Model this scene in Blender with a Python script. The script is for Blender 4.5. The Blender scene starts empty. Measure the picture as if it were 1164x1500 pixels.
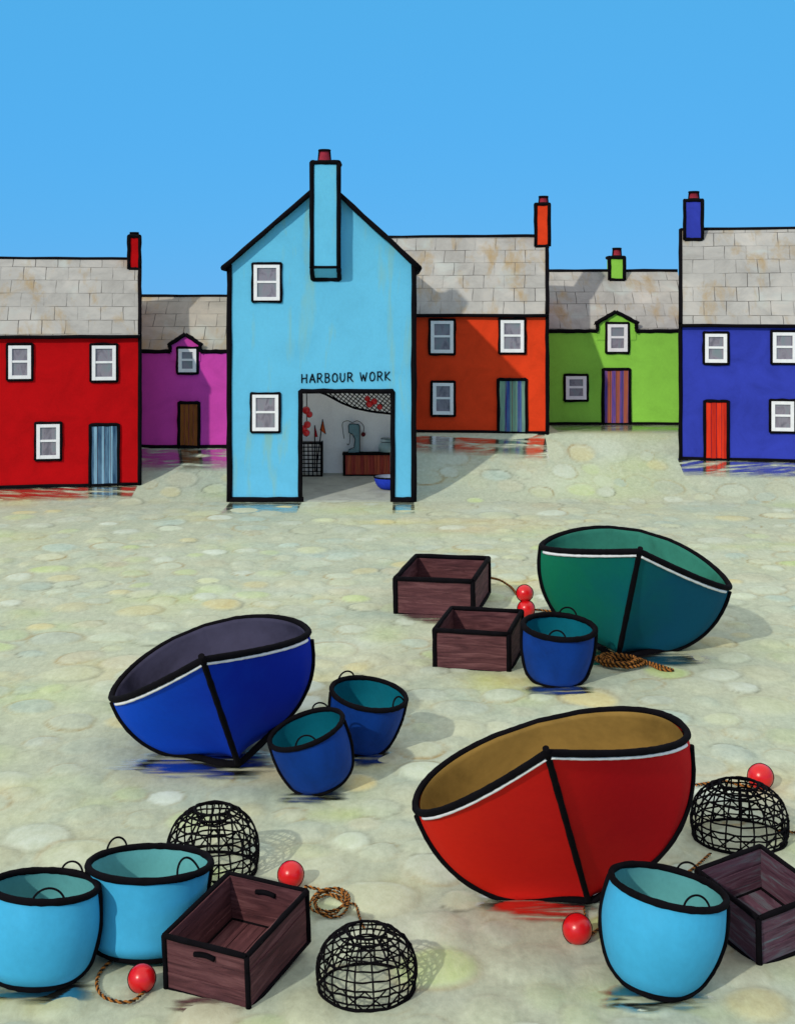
import bpy, math, random
import numpy as np
from mathutils import Matrix, Vector, Euler
random.seed(7); rng = np.random.default_rng(11)
scene = bpy.context.scene
COL = bpy.data.collections.new('harbour'); scene.collection.children.link(COL)
F, YH, H, CX = 2000.0, 450.0, 5.0, 582.0          # survey of the place: focal length in photo pixels, horizon row, eye height
PI = math.pi
SUN_AZ, SUN_EL = math.radians(36), math.radians(31)   # sun stands 36 deg left of straight behind the viewer

def gp(px, py, z=0.0):                              # point on level ground z seen at a photo position
    d = F*(H-z)/(py-YH); return Vector(((px-CX)/F*d, d, z))
def pt(px, py, d):
    return Vector(((px-CX)/F*d, d, H-(py-YH)/F*d))

# ------------------------------------------------------------------ materials
def lin(c):
    return tuple((v/12.92 if v <= .04045 else ((v+.055)/1.055)**2.4) for v in [x/255 for x in c])
_m = {}
def nmat(name):
    m = bpy.data.materials.new(name); m.use_nodes = True
    nt = m.node_tree; b = nt.nodes['Principled BSDF']; return m, nt, b
def N(nt, t, **k):
    n = nt.nodes.new(t)
    for a, v in k.items():
        if a in n.inputs.keys(): n.inputs[a].default_value = v
        else: setattr(n, a, v)
    return n
def ramp(nt, fac, stops):
    r = N(nt, 'ShaderNodeValToRGB'); e = r.color_ramp.elements
    while len(e) < len(stops): e.new(.5)
    for el, (p, c) in zip(e, stops): el.position = p; el.color = (*c, 1) if len(c) == 3 else c
    nt.links.new(fac, r.inputs[0]); return r.outputs[0]
def mix(nt, fac, a, b, bt='MIX'):
    n = N(nt, 'ShaderNodeMix', data_type='RGBA', blend_type=bt)
    for s, v in ((n.inputs[0], fac), (n.inputs[6], a), (n.inputs[7], b)):
        if hasattr(v, 'links'): nt.links.new(v, s)
        else: s.default_value = v if isinstance(v, (int, float)) else (*v, 1)
    return n.outputs[2]
def coords(nt, scale=(1, 1, 1), kind='Object'):
    tc = N(nt, 'ShaderNodeTexCoord'); mp = N(nt, 'ShaderNodeMapping'); mp.inputs['Scale'].default_value = scale
    nt.links.new(tc.outputs[kind], mp.inputs[0]); return mp.outputs[0]
def noise(nt, vec, scale, detail=4, rough=.6, dist=0):
    n = N(nt, 'ShaderNodeTexNoise'); n.inputs['Scale'].default_value = scale; n.inputs['Detail'].default_value = detail
    n.inputs['Roughness'].default_value = rough; n.inputs['Distortion'].default_value = dist
    nt.links.new(vec, n.inputs['Vector']); return n.outputs[0]
def bump(nt, b, h, s, d=.02):
    n = N(nt, 'ShaderNodeBump'); n.inputs['Strength'].default_value = s; n.inputs['Distance'].default_value = d
    nt.links.new(h, n.inputs['Height']); nt.links.new(n.outputs[0], b.inputs['Normal'])
def paint(name, col, rough=.6, var=.12, scale=3.0, stretch=(1, 1, 1), stain=None, spec=.06, bmp=.15):
    """brushed paint: the colour with slow tonal drift and fine brush grain"""
    if name in _m: return _m[name]
    m, nt, b = nmat(name); v = coords(nt, stretch)
    lo = tuple(x*(1-var*1.6) for x in col); hi = tuple(min(1, x*(1+var)) for x in col)
    c = ramp(nt, noise(nt, v, scale, 5, .65, .6), [(.3, lo), (.52, col), (.75, hi)])
    g = noise(nt, v, scale*14, 3, .7)
    c = mix(nt, .12, c, ramp(nt, g, [(.35, tuple(x*.6 for x in col)), (.65, hi)]))
    if stain:
        sv = coords(nt, (2.2, 2.2, .35)); sn = noise(nt, sv, .9, 4, .6, .4)
        f = ramp(nt, sn, [(.54, (0, 0, 0)), (.68, (.6, .6, .6))]); c = mix(nt, f, c, stain)
    nt.links.new(c, b.inputs['Base Color']); b.inputs['Roughness'].default_value = rough
    b.inputs['Specular IOR Level'].default_value = spec
    bump(nt, b, g, bmp, .006)
    _m[name] = m; return m
def wood(name, a, bcol, c3, rough=.75):
    if name in _m: return _m[name]
    m, nt, b = nmat(name)
    at = N(nt, 'ShaderNodeUVMap'); mp = N(nt, 'ShaderNodeMapping'); mp.inputs['Scale'].default_value = (1.2, 9, 1)
    nt.links.new(at.outputs[0], mp.inputs[0]); v = mp.outputs[0]
    n1 = noise(nt, v, 1.6, 5, .65, .8)
    c = ramp(nt, n1, [(.28, a), (.5, bcol), (.74, c3)])
    mp2 = N(nt, 'ShaderNodeMapping'); mp2.inputs['Scale'].default_value = (1, 30, 1); nt.links.new(at.outputs[0], mp2.inputs[0])
    n2 = noise(nt, mp2.outputs[0], 2.0, 4, .7)
    c = mix(nt, ramp(nt, n2, [(.34, (.7, .7, .7)), (.42, (0, 0, 0))]), c, tuple(x*.35 for x in a))
    nt.links.new(c, b.inputs['Base Color']); b.inputs['Roughness'].default_value = rough; b.inputs['Specular IOR Level'].default_value = .2
    bump(nt, b, n2, .4, .01); _m[name] = m; return m
def slate(name, seed=0.0, base=((.26, .255, .24), (.34, .335, .315), (.43, .41, .375))):
    m, nt, b = nmat(name)
    at = N(nt, 'ShaderNodeUVMap'); uv = at.outputs[0]
    mp = N(nt, 'ShaderNodeMapping'); mp.inputs['Location'].default_value = (seed, seed*.37, 0); nt.links.new(uv, mp.inputs[0]); v = mp.outputs[0]
    wob = N(nt, 'ShaderNodeVectorMath', operation='MULTIPLY_ADD'); nn = N(nt, 'ShaderNodeTexNoise'); nn.inputs['Scale'].default_value = 1.6
    nt.links.new(v, nn.inputs['Vector']); nt.links.new(nn.outputs['Color'], wob.inputs[0]); wob.inputs[1].default_value = (.07, .05, 0); nt.links.new(v, wob.inputs[2])
    br = N(nt, 'ShaderNodeTexBrick'); br.offset = .5; br.offset_frequency = 2
    for k, x in (('Scale', 1.0), ('Mortar Size', .012), ('Brick Width', .60), ('Row Height', .54), ('Mortar Smooth', .2), ('Bias', 0.0)): br.inputs[k].default_value = x
    br.inputs['Color1'].default_value = (0, 0, 0, 1); br.inputs['Color2'].default_value = (1, 1, 1, 1)
    nt.links.new(wob.outputs[0], br.inputs['Vector'])
    n1 = noise(nt, v, .8, 5, .7, .5)
    c = ramp(nt, n1, [(.3, base[0]), (.5, base[1]), (.72, base[2])])
    c = mix(nt, .06, c, br.outputs['Color'], 'OVERLAY')
    mo = N(nt, 'ShaderNodeMapping'); mo.inputs['Scale'].default_value = (1.3, .6, 1); nt.links.new(v, mo.inputs[0])
    n2 = noise(nt, mo.outputs[0], 1.1, 5, .65, .3)
    c = mix(nt, ramp(nt, n2, [(.52, (0, 0, 0)), (.70, (.8, .8, .8))]), c, (.31, .215, .09))
    n3 = noise(nt, v, .9, 3, .5, 1)
    c = mix(nt, ramp(nt, n3, [(.58, (0, 0, 0)), (.75, (.5, .5, .5))]), c, (.40, .46, .44))
    # joints: visible where not covered by lichen and wash
    vis = ramp(nt, noise(nt, v, .75, 3, .6), [(.42, (.06, .06, .06)), (.56, (.85, .85, .85))])
    mm = N(nt, 'ShaderNodeMath', operation='MULTIPLY'); nt.links.new(br.outputs['Fac'], mm.inputs[0]); nt.links.new(vis, mm.inputs[1])
    c = mix(nt, mm.outputs[0], c, (.06, .055, .05))
    nt.links.new(c, b.inputs['Base Color']); b.inputs['Roughness'].default_value = .85; b.inputs['Specular IOR Level'].default_value = .2
    inv = N(nt, 'ShaderNodeMath', operation='SUBTRACT'); inv.inputs[0].default_value = 1; nt.links.new(br.outputs['Fac'], inv.inputs[1])
    bump(nt, b, inv.outputs[0], .5, .02); return m
def stripes(name, a, b_, freq, ph=0., dist=1.2, duty=.5):
    """hand-painted vertical board stripes of two colours"""
    m, nt, b = nmat(name); v = coords(nt, (1, .0, .12)); wv = N(nt, 'ShaderNodeTexWave', wave_type='BANDS', bands_direction='X')
    wv.inputs['Scale'].default_value = freq; wv.inputs['Distortion'].default_value = dist; wv.inputs['Detail'].default_value = 2; wv.inputs['Detail Scale'].default_value = 2; wv.inputs['Phase Offset'].default_value = ph
    nt.links.new(v, wv.inputs['Vector']); g = noise(nt, coords(nt, (6, 6, .6)), 2.0, 4, .65)
    cc = ramp(nt, wv.outputs['Color'], [(duty-.1, a), (duty+.1, b_)])
    cc = mix(nt, .3, cc, ramp(nt, g, [(.35, tuple(x*.35 for x in a)), (.65, tuple(min(1, x*1.3) for x in b_))]))
    nt.links.new(cc, b.inputs['Base Color']); b.inputs['Roughness'].default_value = .7; b.inputs['Specular IOR Level'].default_value = .15; return m
BLACK = paint('black_paint', (.0035, .003, .0045), .9, .3, 6, spec=.06, bmp=.05)
WHITE = paint('white_paint', (.74, .74, .76), .6, .06, 8)

# ------------------------------------------------------------------ mesh builder
class MB:
    def __init__(s): s.v = []; s.f = []; s.sm = []; s.uv = []
    def quad(s, pts, uv=None, sm=False):
        i = len(s.v); s.v += [tuple(p) for p in pts]; s.f.append(tuple(range(i, i+len(pts)))); s.sm.append(sm); s.uv.append(uv)
    def grid(s, P, closed_i=False, closed_j=False, sm=True, flip=False):
        P = np.asarray(P, float); n, m = P.shape[:2]; i0 = len(s.v); s.v += [tuple(p) for p in P.reshape(-1, 3)]
        for i in range(n if closed_i else n-1):
            for j in range(m if closed_j else m-1):
                a, b2, c, d = i*m+j, i*m+(j+1) % m, ((i+1) % n)*m+(j+1) % m, ((i+1) % n)*m+j
                q = (a, b2, c, d) if not flip else (d, c, b2, a)
                s.f.append(tuple(i0+k for k in q)); s.sm.append(sm); s.uv.append(None)
        return s
    def box(s, lo, hi, M=None, uvs=1.0):
        x0, y0, z0 = lo; x1, y1, z1 = hi
        c = [Vector(p) for p in ((x0,y0,z0),(x1,y0,z0),(x1,y1,z0),(x0,y1,z0),(x0,y0,z1),(x1,y0,z1),(x1,y1,z1),(x0,y1,z1))]
        du = random.random()*9
        for q in ((0,3,2,1),(4,5,6,7),(0,1,5,4),(1,2,6,5),(2,3,7,6),(3,0,4,7)):
            p = [c[k] for k in q]; e = [(p[1]-p[0]), (p[3]-p[0])]; la, lb = e[0].length, e[1].length
            uv = [(0,0),(la,0),(la,lb),(0,lb)] if la >= lb else [(0,0),(0,la),(lb,la),(lb,0)]
            s.quad([M @ x for x in p] if M else p, [(a*uvs+du, b*uvs+du*.7) for a, b in uv])
        return s
    def tube(s, pts, r, closed=False, n=8, wob=0.0, cap=True):
        P = np.asarray([tuple(p) for p in pts], float); k = len(P)
        if np.isscalar(r): r = np.full(k, r)
        if wob: r = r*(1+wob*rng.uniform(-1, 1, k))
        T = (np.roll(P, -1, 0)-np.roll(P, 1, 0)) if closed else np.gradient(P, axis=0)
        T = T/np.maximum(np.linalg.norm(T, axis=1), 1e-9)[:, None]
        up = np.array([0, 0, 1.]) if abs(T[0, 2]) < .9 else np.array([1., 0, 0])
        a = np.cross(up, T[0]); a /= np.linalg.norm(a); rings = []
        for i in range(k):
            a = a-T[i]*(a@T[i]); a /= max(np.linalg.norm(a), 1e-9); b = np.cross(T[i], a)
            th = np.linspace(0, 2*PI, n, endpoint=False)
            rings.append(P[i]+r[i]*(np.cos(th)[:, None]*a+np.sin(th)[:, None]*b))
        i0 = len(s.v); s.grid(np.array(rings), closed_i=closed, closed_j=True)
        if not closed and cap:
            s.f.append(tuple(i0+j for j in range(n))[::-1]); s.sm.append(False); s.uv.append(None)
            s.f.append(tuple(i0+(k-1)*n+j for j in range(n))); s.sm.append(False); s.uv.append(None)
        return s
    def sphere(s, c, r, n=20):
        th = np.linspace(0, PI, n//2+1)[1:-1]; ph = np.linspace(0, 2*PI, n, endpoint=False)
        P = np.stack([c[0]+r*np.sin(th)[:, None]*np.cos(ph), c[1]+r*np.sin(th)[:, None]*np.sin(ph), c[2]+r*np.cos(th)[:, None]+0*ph], -1)
        i0 = len(s.v); s.grid(P, closed_j=True, flip=True); m = len(th)
        for top, row in ((True, 0), (False, m-1)):
            k = len(s.v); s.v.append((c[0], c[1], c[2]+(r if top else -r)))
            for j in range(n):
                a, b = i0+row*n+j, i0+row*n+(j+1) % n
                s.f.append((k, a, b) if top else (k, b, a)); s.sm.append(True); s.uv.append(None)
        return s
    def lathe(s, prof, n=48, flip=False):
        a = np.linspace(0, 2*PI, n, endpoint=False)
        P = np.array([[(r*math.cos(t), r*math.sin(t), z) for t in a] for r, z in prof]); return s.grid(P, closed_j=True, flip=flip)
    def disc(s, r, z, n=48):
        s.quad([(r*math.cos(t), r*math.sin(t), z) for t in np.linspace(0, 2*PI, n, endpoint=False)]); return s
    def build(s, name, m, parent=None, label=None):
        me = bpy.data.meshes.new(name); me.from_pydata(s.v, [], s.f)
        me.polygons.foreach_set('use_smooth', s.sm)
        if any(u is not None for u in s.uv):
            l = me.uv_layers.new(name='UVMap')
            for p, u in zip(me.polygons, s.uv):
                if u:
                    for li, c in zip(p.loop_indices, u): l.data[li].uv = c
        me.materials.append(m); me.update()
        o = bpy.data.objects.new(name, me); COL.objects.link(o)
        if parent: o.parent = parent
        if label: o['label'] = label
        return o
def thing(name, label, cat, loc=(0, 0, 0), rot=None, group=None):
    o = bpy.data.objects.new(name, None); COL.objects.link(o); o.empty_display_size = .2
    o.location = loc
    if rot is not None: o.rotation_euler = rot.to_euler()
    return tag(o, label, cat, group)
def tag(o, label, cat, group=None):
    o['label'] = label; o['category'] = cat
    if group: o['group'] = group
    return o
def struct(o): o['kind'] = 'structure'; return o
def smooth(pts, k=8, closed=False):
    P = [np.array(tuple(p), float) for p in pts]; n = len(P); out = []
    for i in range(n if closed else n-1):
        g = lambda j: P[j % n] if closed else P[min(max(j, 0), n-1)]
        a, b, c, d = g(i-1), g(i), g(i+1), g(i+2)
        for q in range(k):
            t = q/k; out.append(.5*((2*b)+(c-a)*t+(2*a-5*b+4*c-d)*t*t+(3*b-3*c+d-a)*t**3))
    if not closed: out.append(P[-1])
    return out
def seg(a, b, k=6, w=0.0):
    """points along a hand-drawn line"""
    a, b = np.array(tuple(a), float), np.array(tuple(b), float); o = []
    for i in range(k+1):
        p = a+(b-a)*i/k
        if 0 < i < k: p = p+rng.uniform(-w, w, 3)*np.array([1, .3, 1])
        o.append(p)
    return o

# ------------------------------------------------------------------ ground
D0, D1, SL = 35.09, 39.05, .35
BX0, BX1, BY1 = -4.28, .42, 38.9                     # footprint of the blue boathouse
def bend(X, d):
    X = np.asarray(X, float); return d+np.maximum(0, -6.853-X)*.1885+np.maximum(0, X-7.81)*.2065
def terrain(X, d):
    X = np.asarray(X, float); d = np.asarray(d, float)
    D = bend(X, d); x = np.clip(D-D0, 0, D1-D0); z = .15*x+.0505*x*x
    ins = (X > BX0+.1) & (X < BX1-.1) & (d > D0+.1) & (d < BY1-.1)
    return np.where(ins, -.06, z)
def make_ground():
    ds = [-60, -15, -3, 3, 5.5]; d = 6.2
    while d < 34.2: ds.append(d); d *= 1.0036
    ds += list(np.arange(34.3, 34.9, .2))+[D0+.09, D0+.11]+list(np.arange(34.92, 38.78, .09))+[38.79, 38.81]+list(np.arange(38.9, 44, .14))+[50, 60, 90, 150, 300, 600, 1200]
    ds = sorted(set(round(x, 4) for x in ds))
    xs = [-900, -400, -150, -60, -30, -18, -14]+list(np.arange(-11, 11.01, .048))+[14, 18, 30, 60, 150, 400, 900]+[BX0+.09, BX0+.11, BX1-.11, BX1-.09]
    xs = sorted(set(round(float(x), 4) for x in xs))
    X, D = np.meshgrid(np.array(xs), np.array(ds)); Z = terrain(X, D)
    n = X.size; base = np.zeros((*X.shape, 3)); h = np.zeros(X.shape)
    pal = [lin(c) for c in ((198,196,170),(186,190,170),(200,200,166),(192,184,160),(172,186,178),(210,214,204),(190,202,138),(206,190,140),(176,180,170),(196,200,182))]
    base[:] = lin((184, 186, 166))
    xa_, da_ = np.array(xs), np.array(ds)
    def win(x, y, wx, wy):                                 # the patch of the sheet round a point
        return np.s_[int(np.searchsorted(da_, y-wy)):int(np.searchsorted(da_, y+wy)), int(np.searchsorted(xa_, x-wx)):int(np.searchsorted(xa_, x+wx))]
    # broad washes of colour
    for _ in range(620):
        y = 6.2*math.exp(rng.uniform(0, math.log(41/6.2))); x = rng.uniform(-.36, .36)*y
        rx, ry = y*rng.uniform(.015, .05), y*rng.uniform(.012, .035)
        c = np.array(pal[rng.integers(len(pal))]) if rng.random() < .8 else np.array(lin([(196,206,120),(214,198,120),(206,170,120),(150,166,158)][rng.integers(4)]))
        sel = win(x, y, 2*rx, 2*ry)
        e = ((X[sel]-x)/rx)**2+((D[sel]-y)/ry)**2; w = (np.exp(-e*1.3)*rng.uniform(.2, .6))[..., None]
        base[sel] = base[sel]*(1-w)+c*w
    # half-buried flat cobbles, set side by side without overlapping
    placed = np.zeros((0, 4))
    for t_ in range(9000):
        y = 6.4*math.exp(rng.uniform(0, math.log(38.5/6.4))); x = rng.uniform(-.34, .34)*y
        s = rng.uniform(.13, .29)*(y/11)**.25; rx, ry = s*rng.uniform(.95, 1.35), s*rng.uniform(1.1, 1.6); a = rng.uniform(-.45, .45)
        if len(placed) and (np.hypot((placed[:, 0]-x)/(placed[:, 2]+rx), (placed[:, 1]-y)/(placed[:, 3]+ry)) < rng.uniform(.82, 1.0)).any(): continue
        placed = np.vstack([placed, [x, y, rx, ry]])
        sel = win(x, y, 1.6*max(rx, ry), 1.6*max(rx, ry))
        u = (X[sel]-x)*math.cos(a)+(D[sel]-y)*math.sin(a); v = -(X[sel]-x)*math.sin(a)+(D[sel]-y)*math.cos(a)
        th = np.arctan2(v, u); e = np.sqrt((u/rx)**2+(v/ry)**2)*(1+.05*np.sin(2*th+a*9)+.035*np.sin(3*th+a*23))
        k = np.clip(1-e**2.8, 0, 1)**.75*rng.uniform(.016, .045)*min(1, s/.2)
        h[sel] = np.maximum(h[sel], k)
        show = rng.choice([.25, .6, 1.0], p=[.35, .35, .3])          # some stones are half lost in the sand
        c = np.array(pal[rng.integers(len(pal))])*rng.uniform(.92, 1.18); w = (np.clip((1.02-e)/.22, 0, 1)*rng.uniform(.45, .9)*show)[..., None]; base[sel] = base[sel]*(1-w)+c*w
        cr = (np.exp(-((e-.80)/.10)**2)*np.clip(np.sin(th+.5), 0, 1)*.35*show)[..., None]; base[sel] = base[sel]*(1-cr)+np.array(lin((214, 216, 204)))*cr      # paler crescent on the far side of each stone
        rm = (np.exp(-((e-1.02)/.085)**2)*rng.uniform(.25, .95)*show)[..., None]*(.55+.45*np.sin(th+rng.uniform(0, 6)))[..., None]
        base[sel] = base[sel]*(1-rm)+np.array(lin([(160, 126, 66), (152, 130, 84), (122, 122, 108)][rng.integers(3)]))*rm
    for px_, d_, r_ in CALM:                                # stones settle flat where things lie on them
        h *= 1-.85*np.clip(1.5-np.hypot(X-px_, D-d_)/r_, 0, 1)
    Z = Z+h*np.clip((38.9-D)/1.5, 0, 1)*(abs(X) < 12)*np.where((D > 35), .12, np.where(D > 33.5, .6, 1))*(1-((X > BX0-.3) & (X < BX1+.3) & (D > D0-.4)))
    mb = MB(); mb.grid(np.stack([X, D, Z], -1)); 
    m, nt, b = nmat('cobbled_sand')
    at = N(nt, 'ShaderNodeVertexColor', layer_name='Stone'); v = coords(nt, (1, 1, 1))
    st = coords(nt, (.9, .4, 1))
    f1 = noise(nt, st, 1.7, 5, .65, .8)
    c = mix(nt, ramp(nt, f1, [(.46, (0, 0, 0)), (.70, (.38, .38, .38))]), at.outputs[0], lin((206, 204, 184)))
    f2 = noise(nt, coords(nt, (.8, .4, 1.3)), 1.15, 5, .7, 1.2)
    c = mix(nt, ramp(nt, f2, [(.58, (0, 0, 0)), (.76, (.4, .4, .4))]), c, lin((196, 176, 130)))
    f3 = noise(nt, coords(nt, (.7, .35, 1.7)), 1.35, 4, .6, .9)
    c = mix(nt, ramp(nt, f3, [(.57, (0, 0, 0)), (.74, (.45, .45, .45))]), c, lin((160, 172, 160)))
    f4 = noise(nt, coords(nt, (3, 1.5, 5)), 2.5, 4, .7, .4)
    c = mix(nt, .28, c, ramp(nt, f4, [(.3, (.30, .30, .30)), (.7, (.68, .68, .68))]), 'OVERLAY')
    f5 = noise(nt, coords(nt, (1, .6, 1)), 16, 4, .75)
    c = mix(nt, .22, c, ramp(nt, f5, [(.32, (.26, .26, .26)), (.68, (.72, .72, .72))]), 'OVERLAY')
    c = mix(nt, 1.0, c, (GT[0], GT[1], GT[2]), 'MULTIPLY')
    nt.links.new(c, b.inputs['Base Color']); b.inputs['Roughness'].default_value = .85; b.inputs['Specular IOR Level'].default_value = .2
    bump(nt, b, f4, .35, .02)
    o = struct(mb.build('ground', m))
    ca = o.data.color_attributes.new('Stone', 'FLOAT_COLOR', 'POINT')
    ca.data.foreach_set('color', np.concatenate([base.reshape(-1, 3), np.ones((n, 1))], 1).ravel())
GT = (.815, .895, .86)
CALM = [(-1.79, 15, 1.1), (3.2, 19.8, 1.3), (1.6, 11.5, 1.0), (-2.7, 10.2, .5), (-1.96, 10.7, .6), (1.88, 10.05, .45), (2.11, 18.3, .6), (-.42, 15.4, .5), (-.77, 14.2, .5), (-1.19, 10.3, .6), (2.88, 10.85, .6), (.78, 22.9, 1.0), (1.16, 19.4, .8), (-1.6, 11.9, .45), (-.22, 9.8, .4), (3.18, 12.7, .5)]
make_ground()

# wet film lying in front of walls and under hulls
def wet_mat(name, seed, lo=.36, hi=.54, stretch=(.8, 5.0, 1), amt=.82):
    m, nt, b = nmat(name); out = nt.nodes['Material Output']; nt.nodes.remove(b)
    v = coords(nt, stretch); mp = N(nt, 'ShaderNodeMapping'); mp.inputs['Location'].default_value = (seed, seed, 0); nt.links.new(v, mp.inputs[0])
    f = noise(nt, mp.outputs[0], 1.4, 4, .6, .5)
    fac = ramp(nt, f, [(lo, (0, 0, 0)), (hi, (amt, amt, amt))])
    uvn = N(nt, 'ShaderNodeUVMap'); sp = N(nt, 'ShaderNodeSeparateXYZ'); nt.links.new(uvn.outputs[0], sp.inputs[0])
    ed = ramp(nt, sp.outputs[1], [(0.0, (0, 0, 0)), (.4, (1, 1, 1))])
    mu = N(nt, 'ShaderNodeMath', operation='MULTIPLY'); nt.links.new(fac, mu.inputs[0]); nt.links.new(ed, mu.inputs[1])
    gl = N(nt, 'ShaderNodeBsdfGlossy'); gl.inputs['Roughness'].default_value = .11; gl.inputs['Color'].default_value = (.95, .95, .95, 1)
    bn = N(nt, 'ShaderNodeBump'); bn.inputs['Strength'].default_value = .25; bn.inputs['Distance'].default_value = .02
    f5 = noise(nt, coords(nt, (1.5, 6, 1)), 2.0, 3, .5); nt.links.new(f5, bn.inputs['Height']); nt.links.new(bn.outputs[0], gl.inputs['Normal'])
    tr = N(nt, 'ShaderNodeBsdfTransparent'); mx = N(nt, 'ShaderNodeMixShader')
    nt.links.new(mu.outputs[0], mx.inputs[0]); nt.links.new(tr.outputs[0], mx.inputs[1]); nt.links.new(gl.outputs[0], mx.inputs[2]); nt.links.new(mx.outputs[0], out.inputs[0])
    return m
def wet_strip(x0, x1, d, w, seed, rot=None):
    """shallow film of water along the foot of a wall that stands at depth d"""
    k = 60; mb = MB(); rows = []
    f = (lambda x: d) if rot is None else rot
    for i in range(k):
        xa, xb = x0+(x1-x0)*i/k, x0+(x1-x0)*(i+1)/k
        def col(x):
            r = []
            for t in (0, .33, .66, 1): 
                y = f(x)-w*(1-t); r.append((x, y, float(terrain(x, y))+.012))
            return r
        A, B = col(xa), col(xb)
        for j in range(3):
            mb.quad([A[j], B[j], B[j+1], A[j+1]], [(0, j/3), (1, j/3), (1, (j+1)/3), (0, (j+1)/3)])
    return struct(mb.build('wet_ground', wet_mat('wet_film', seed)))

# ------------------------------------------------------------------ houses
class House:
    def __init__(s, name, label, X0, d0, theta, z0, hd, wallmat, group='painted cottages round the harbour'):
        s.X0, s.d0, s.th, s.z0, s.hd, s.wm = X0, d0, theta, z0, hd, wallmat
        s.o = thing(name, label, 'house', (X0, d0, z0), Matrix.Rotation(theta, 3, 'Z'), group)
    def at(s, px, py, v=0.0):
        """local (u, v, z) on the vertical plane v metres behind the front wall"""
        c, sn = math.cos(s.th), math.sin(s.th); rx, rz = (px-CX)/F, -(py-YH)/F
        t = (s.d0*c-s.X0*sn+v)/(c-rx*sn)
        return Vector(((t*rx-s.X0)*c+(t-s.d0)*sn, v, H+t*rz-s.z0))
    def px(s, k): return k*s.d0/F
    def window(s, x0, y0, x1, y1):
        a, b = s.at(x0, y1), s.at(x1, y0); p = s.px(1); xa, xb, za, zb = a.x, b.x, a.z, b.z
        fw = 5.0*p; w = MB()
        ym, zm = (-.075, -.001), (za+zb)/2+1*p
        w.box((xa, ym[0], za), (xa+fw, ym[1], zb)); w.box((xb-fw, ym[0], za), (xb, ym[1], zb))
        w.box((xa+fw, ym[0]+.004, zb-fw*.9), (xb-fw, ym[1], zb)); w.box((xa+fw, ym[0]+.004, za), (xb-fw, ym[1], za+fw*1.0))
        w.box((xa+fw, ym[0]+.012, zm-1.6*p), (xb-fw, ym[1], zm+1.6*p))
        o = w.build('window', WHITE, s.o)
        g = MB(); g.box((xa+fw*.8, -.035, za+fw*.8), (xb-fw*.8, -.003, zb-fw*.8)); g.build('pane', GLASS, o)
        t = MB(); m = 3.2*p; q = [(xa-m*.6, za-m*.6), (xb+m*.6, za-m*.6), (xb+m*.6, zb+m*.6), (xa-m*.6, zb+m*.6)]
        pts = []
        for i in range(4): pts += seg((q[i][0], -.03, q[i][1]), (q[(i+1) % 4][0], -.03, q[(i+1) % 4][1]), 4, .6*p)
        t.tube(pts, 1.9*p, n=8, wob=.15); t.build('surround', BLACK, o)
    def door(s, x0, y0, x1, y1, mat, frame=5.0):
        a, b = s.at(x0, y1), s.at(x1, y0); p = s.px(1); w = MB(); n = 4
        for i in range(n):                                # vertical boards
            xa = a.x+(b.x-a.x)*i/n; xb = a.x+(b.x-a.x)*(i+1)/n
            w.box((xa+.006, -.04-.006*(i % 2), a.z), (xb-.006, -.002, b.z))
        o = w.build('door', mat, s.o)
        t = MB(); r = frame/2*p
        t.tube(seg((a.x-r*.6, -.03, a.z-.05), (a.x-r*.6, -.03, b.z+r), 5, .5*p)+seg((a.x, -.03, b.z+r*.9), (b.x, -.03, b.z+r*.9), 5, .5*p)+seg((b.x+r*.6, -.03, b.z+r), (b.x+r*.6, -.03, a.z-.05), 5, .5*p), r, wob=.12)
        t.build('door_frame', BLACK, o)
    def line(s, mb, pts, r): 
        p = s.px(1)
        for a, b in zip(pts[:-1], pts[1:]): mb.tube(seg(a, b, 8, .55*p), r*p/1.0, wob=.1)
    def body(s, xl, xr, y_eave, y_base, y_ridge, slate_mat, found=.6, corners='r', dormer=None, base_line=True):
        hd = s.hd; L, R = s.at(xl, y_base), s.at(xr, y_base); e = s.at(xr, y_eave); rg = s.at((xl+xr)/2, y_ridge, hd)
        s.ul, s.ur, s.ze, s.zr, s.zb = L.x, R.x, e.z, rg.z, R.z
        ul, ur, ze, zr = L.x, R.x, e.z, rg.z; w = MB(); zb = -found
        for u, fl in ((ul, 1), (ur, 0)):
            q = [(u, 0, zb), (u, 2*hd, zb), (u, 2*hd, ze), (u, hd, zr-.03), (u, 0, ze)]
            w.quad(q[::-1] if fl else q)
        w.quad([(ul, 0, zb), (ur, 0, zb), (ur, 0, ze), (ul, 0, ze)]); w.quad([(ul, 2*hd, ze), (ur, 2*hd, ze), (ur, 2*hd, zb), (ul, 2*hd, zb)])
        w.build('wall', s.wm, s.o)
        # roof: two slabs with thickness
        r = MB(); th = .07; ov = 0.0 if dormer else .10; sl = (zr-ze)/hd; L2 = math.hypot(hd+ov, (zr-ze)+ov*sl)
        for sgn in (0, 1):
            fy = (lambda v: v) if not sgn else (lambda v: 2*hd-v)
            A = [(ul, fy(-ov), ze-ov*sl), (ur, fy(-ov), ze-ov*sl), (ur, fy(hd), zr), (ul, fy(hd), zr)]
            T = [(x, y, z+th) for x, y, z in A]
            uv = [(ul, 0), (ur, 0), (ur, L2), (ul, L2)]
            if sgn: A, T, uv = A[::-1], T[::-1], uv[::-1]
            r.quad(T, uv); r.quad(A[::-1], uv[::-1])
            for i in range(4): 
                j = (i+1) % 4; r.quad([A[i], A[j], T[j], T[i]], [(0, 0), (.2, 0), (.2, .05), (0, .05)])
        ro = r.build('roof', slate_mat, s.o); s.roof = ro
        t = MB(); s.line(t, [(ul, hd, zr+th), (ur, hd, zr+th)], 2.6); t.build('ridge_cap', BLACK, ro)
        t = MB(); ez = ze-ov*sl+.02
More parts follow.
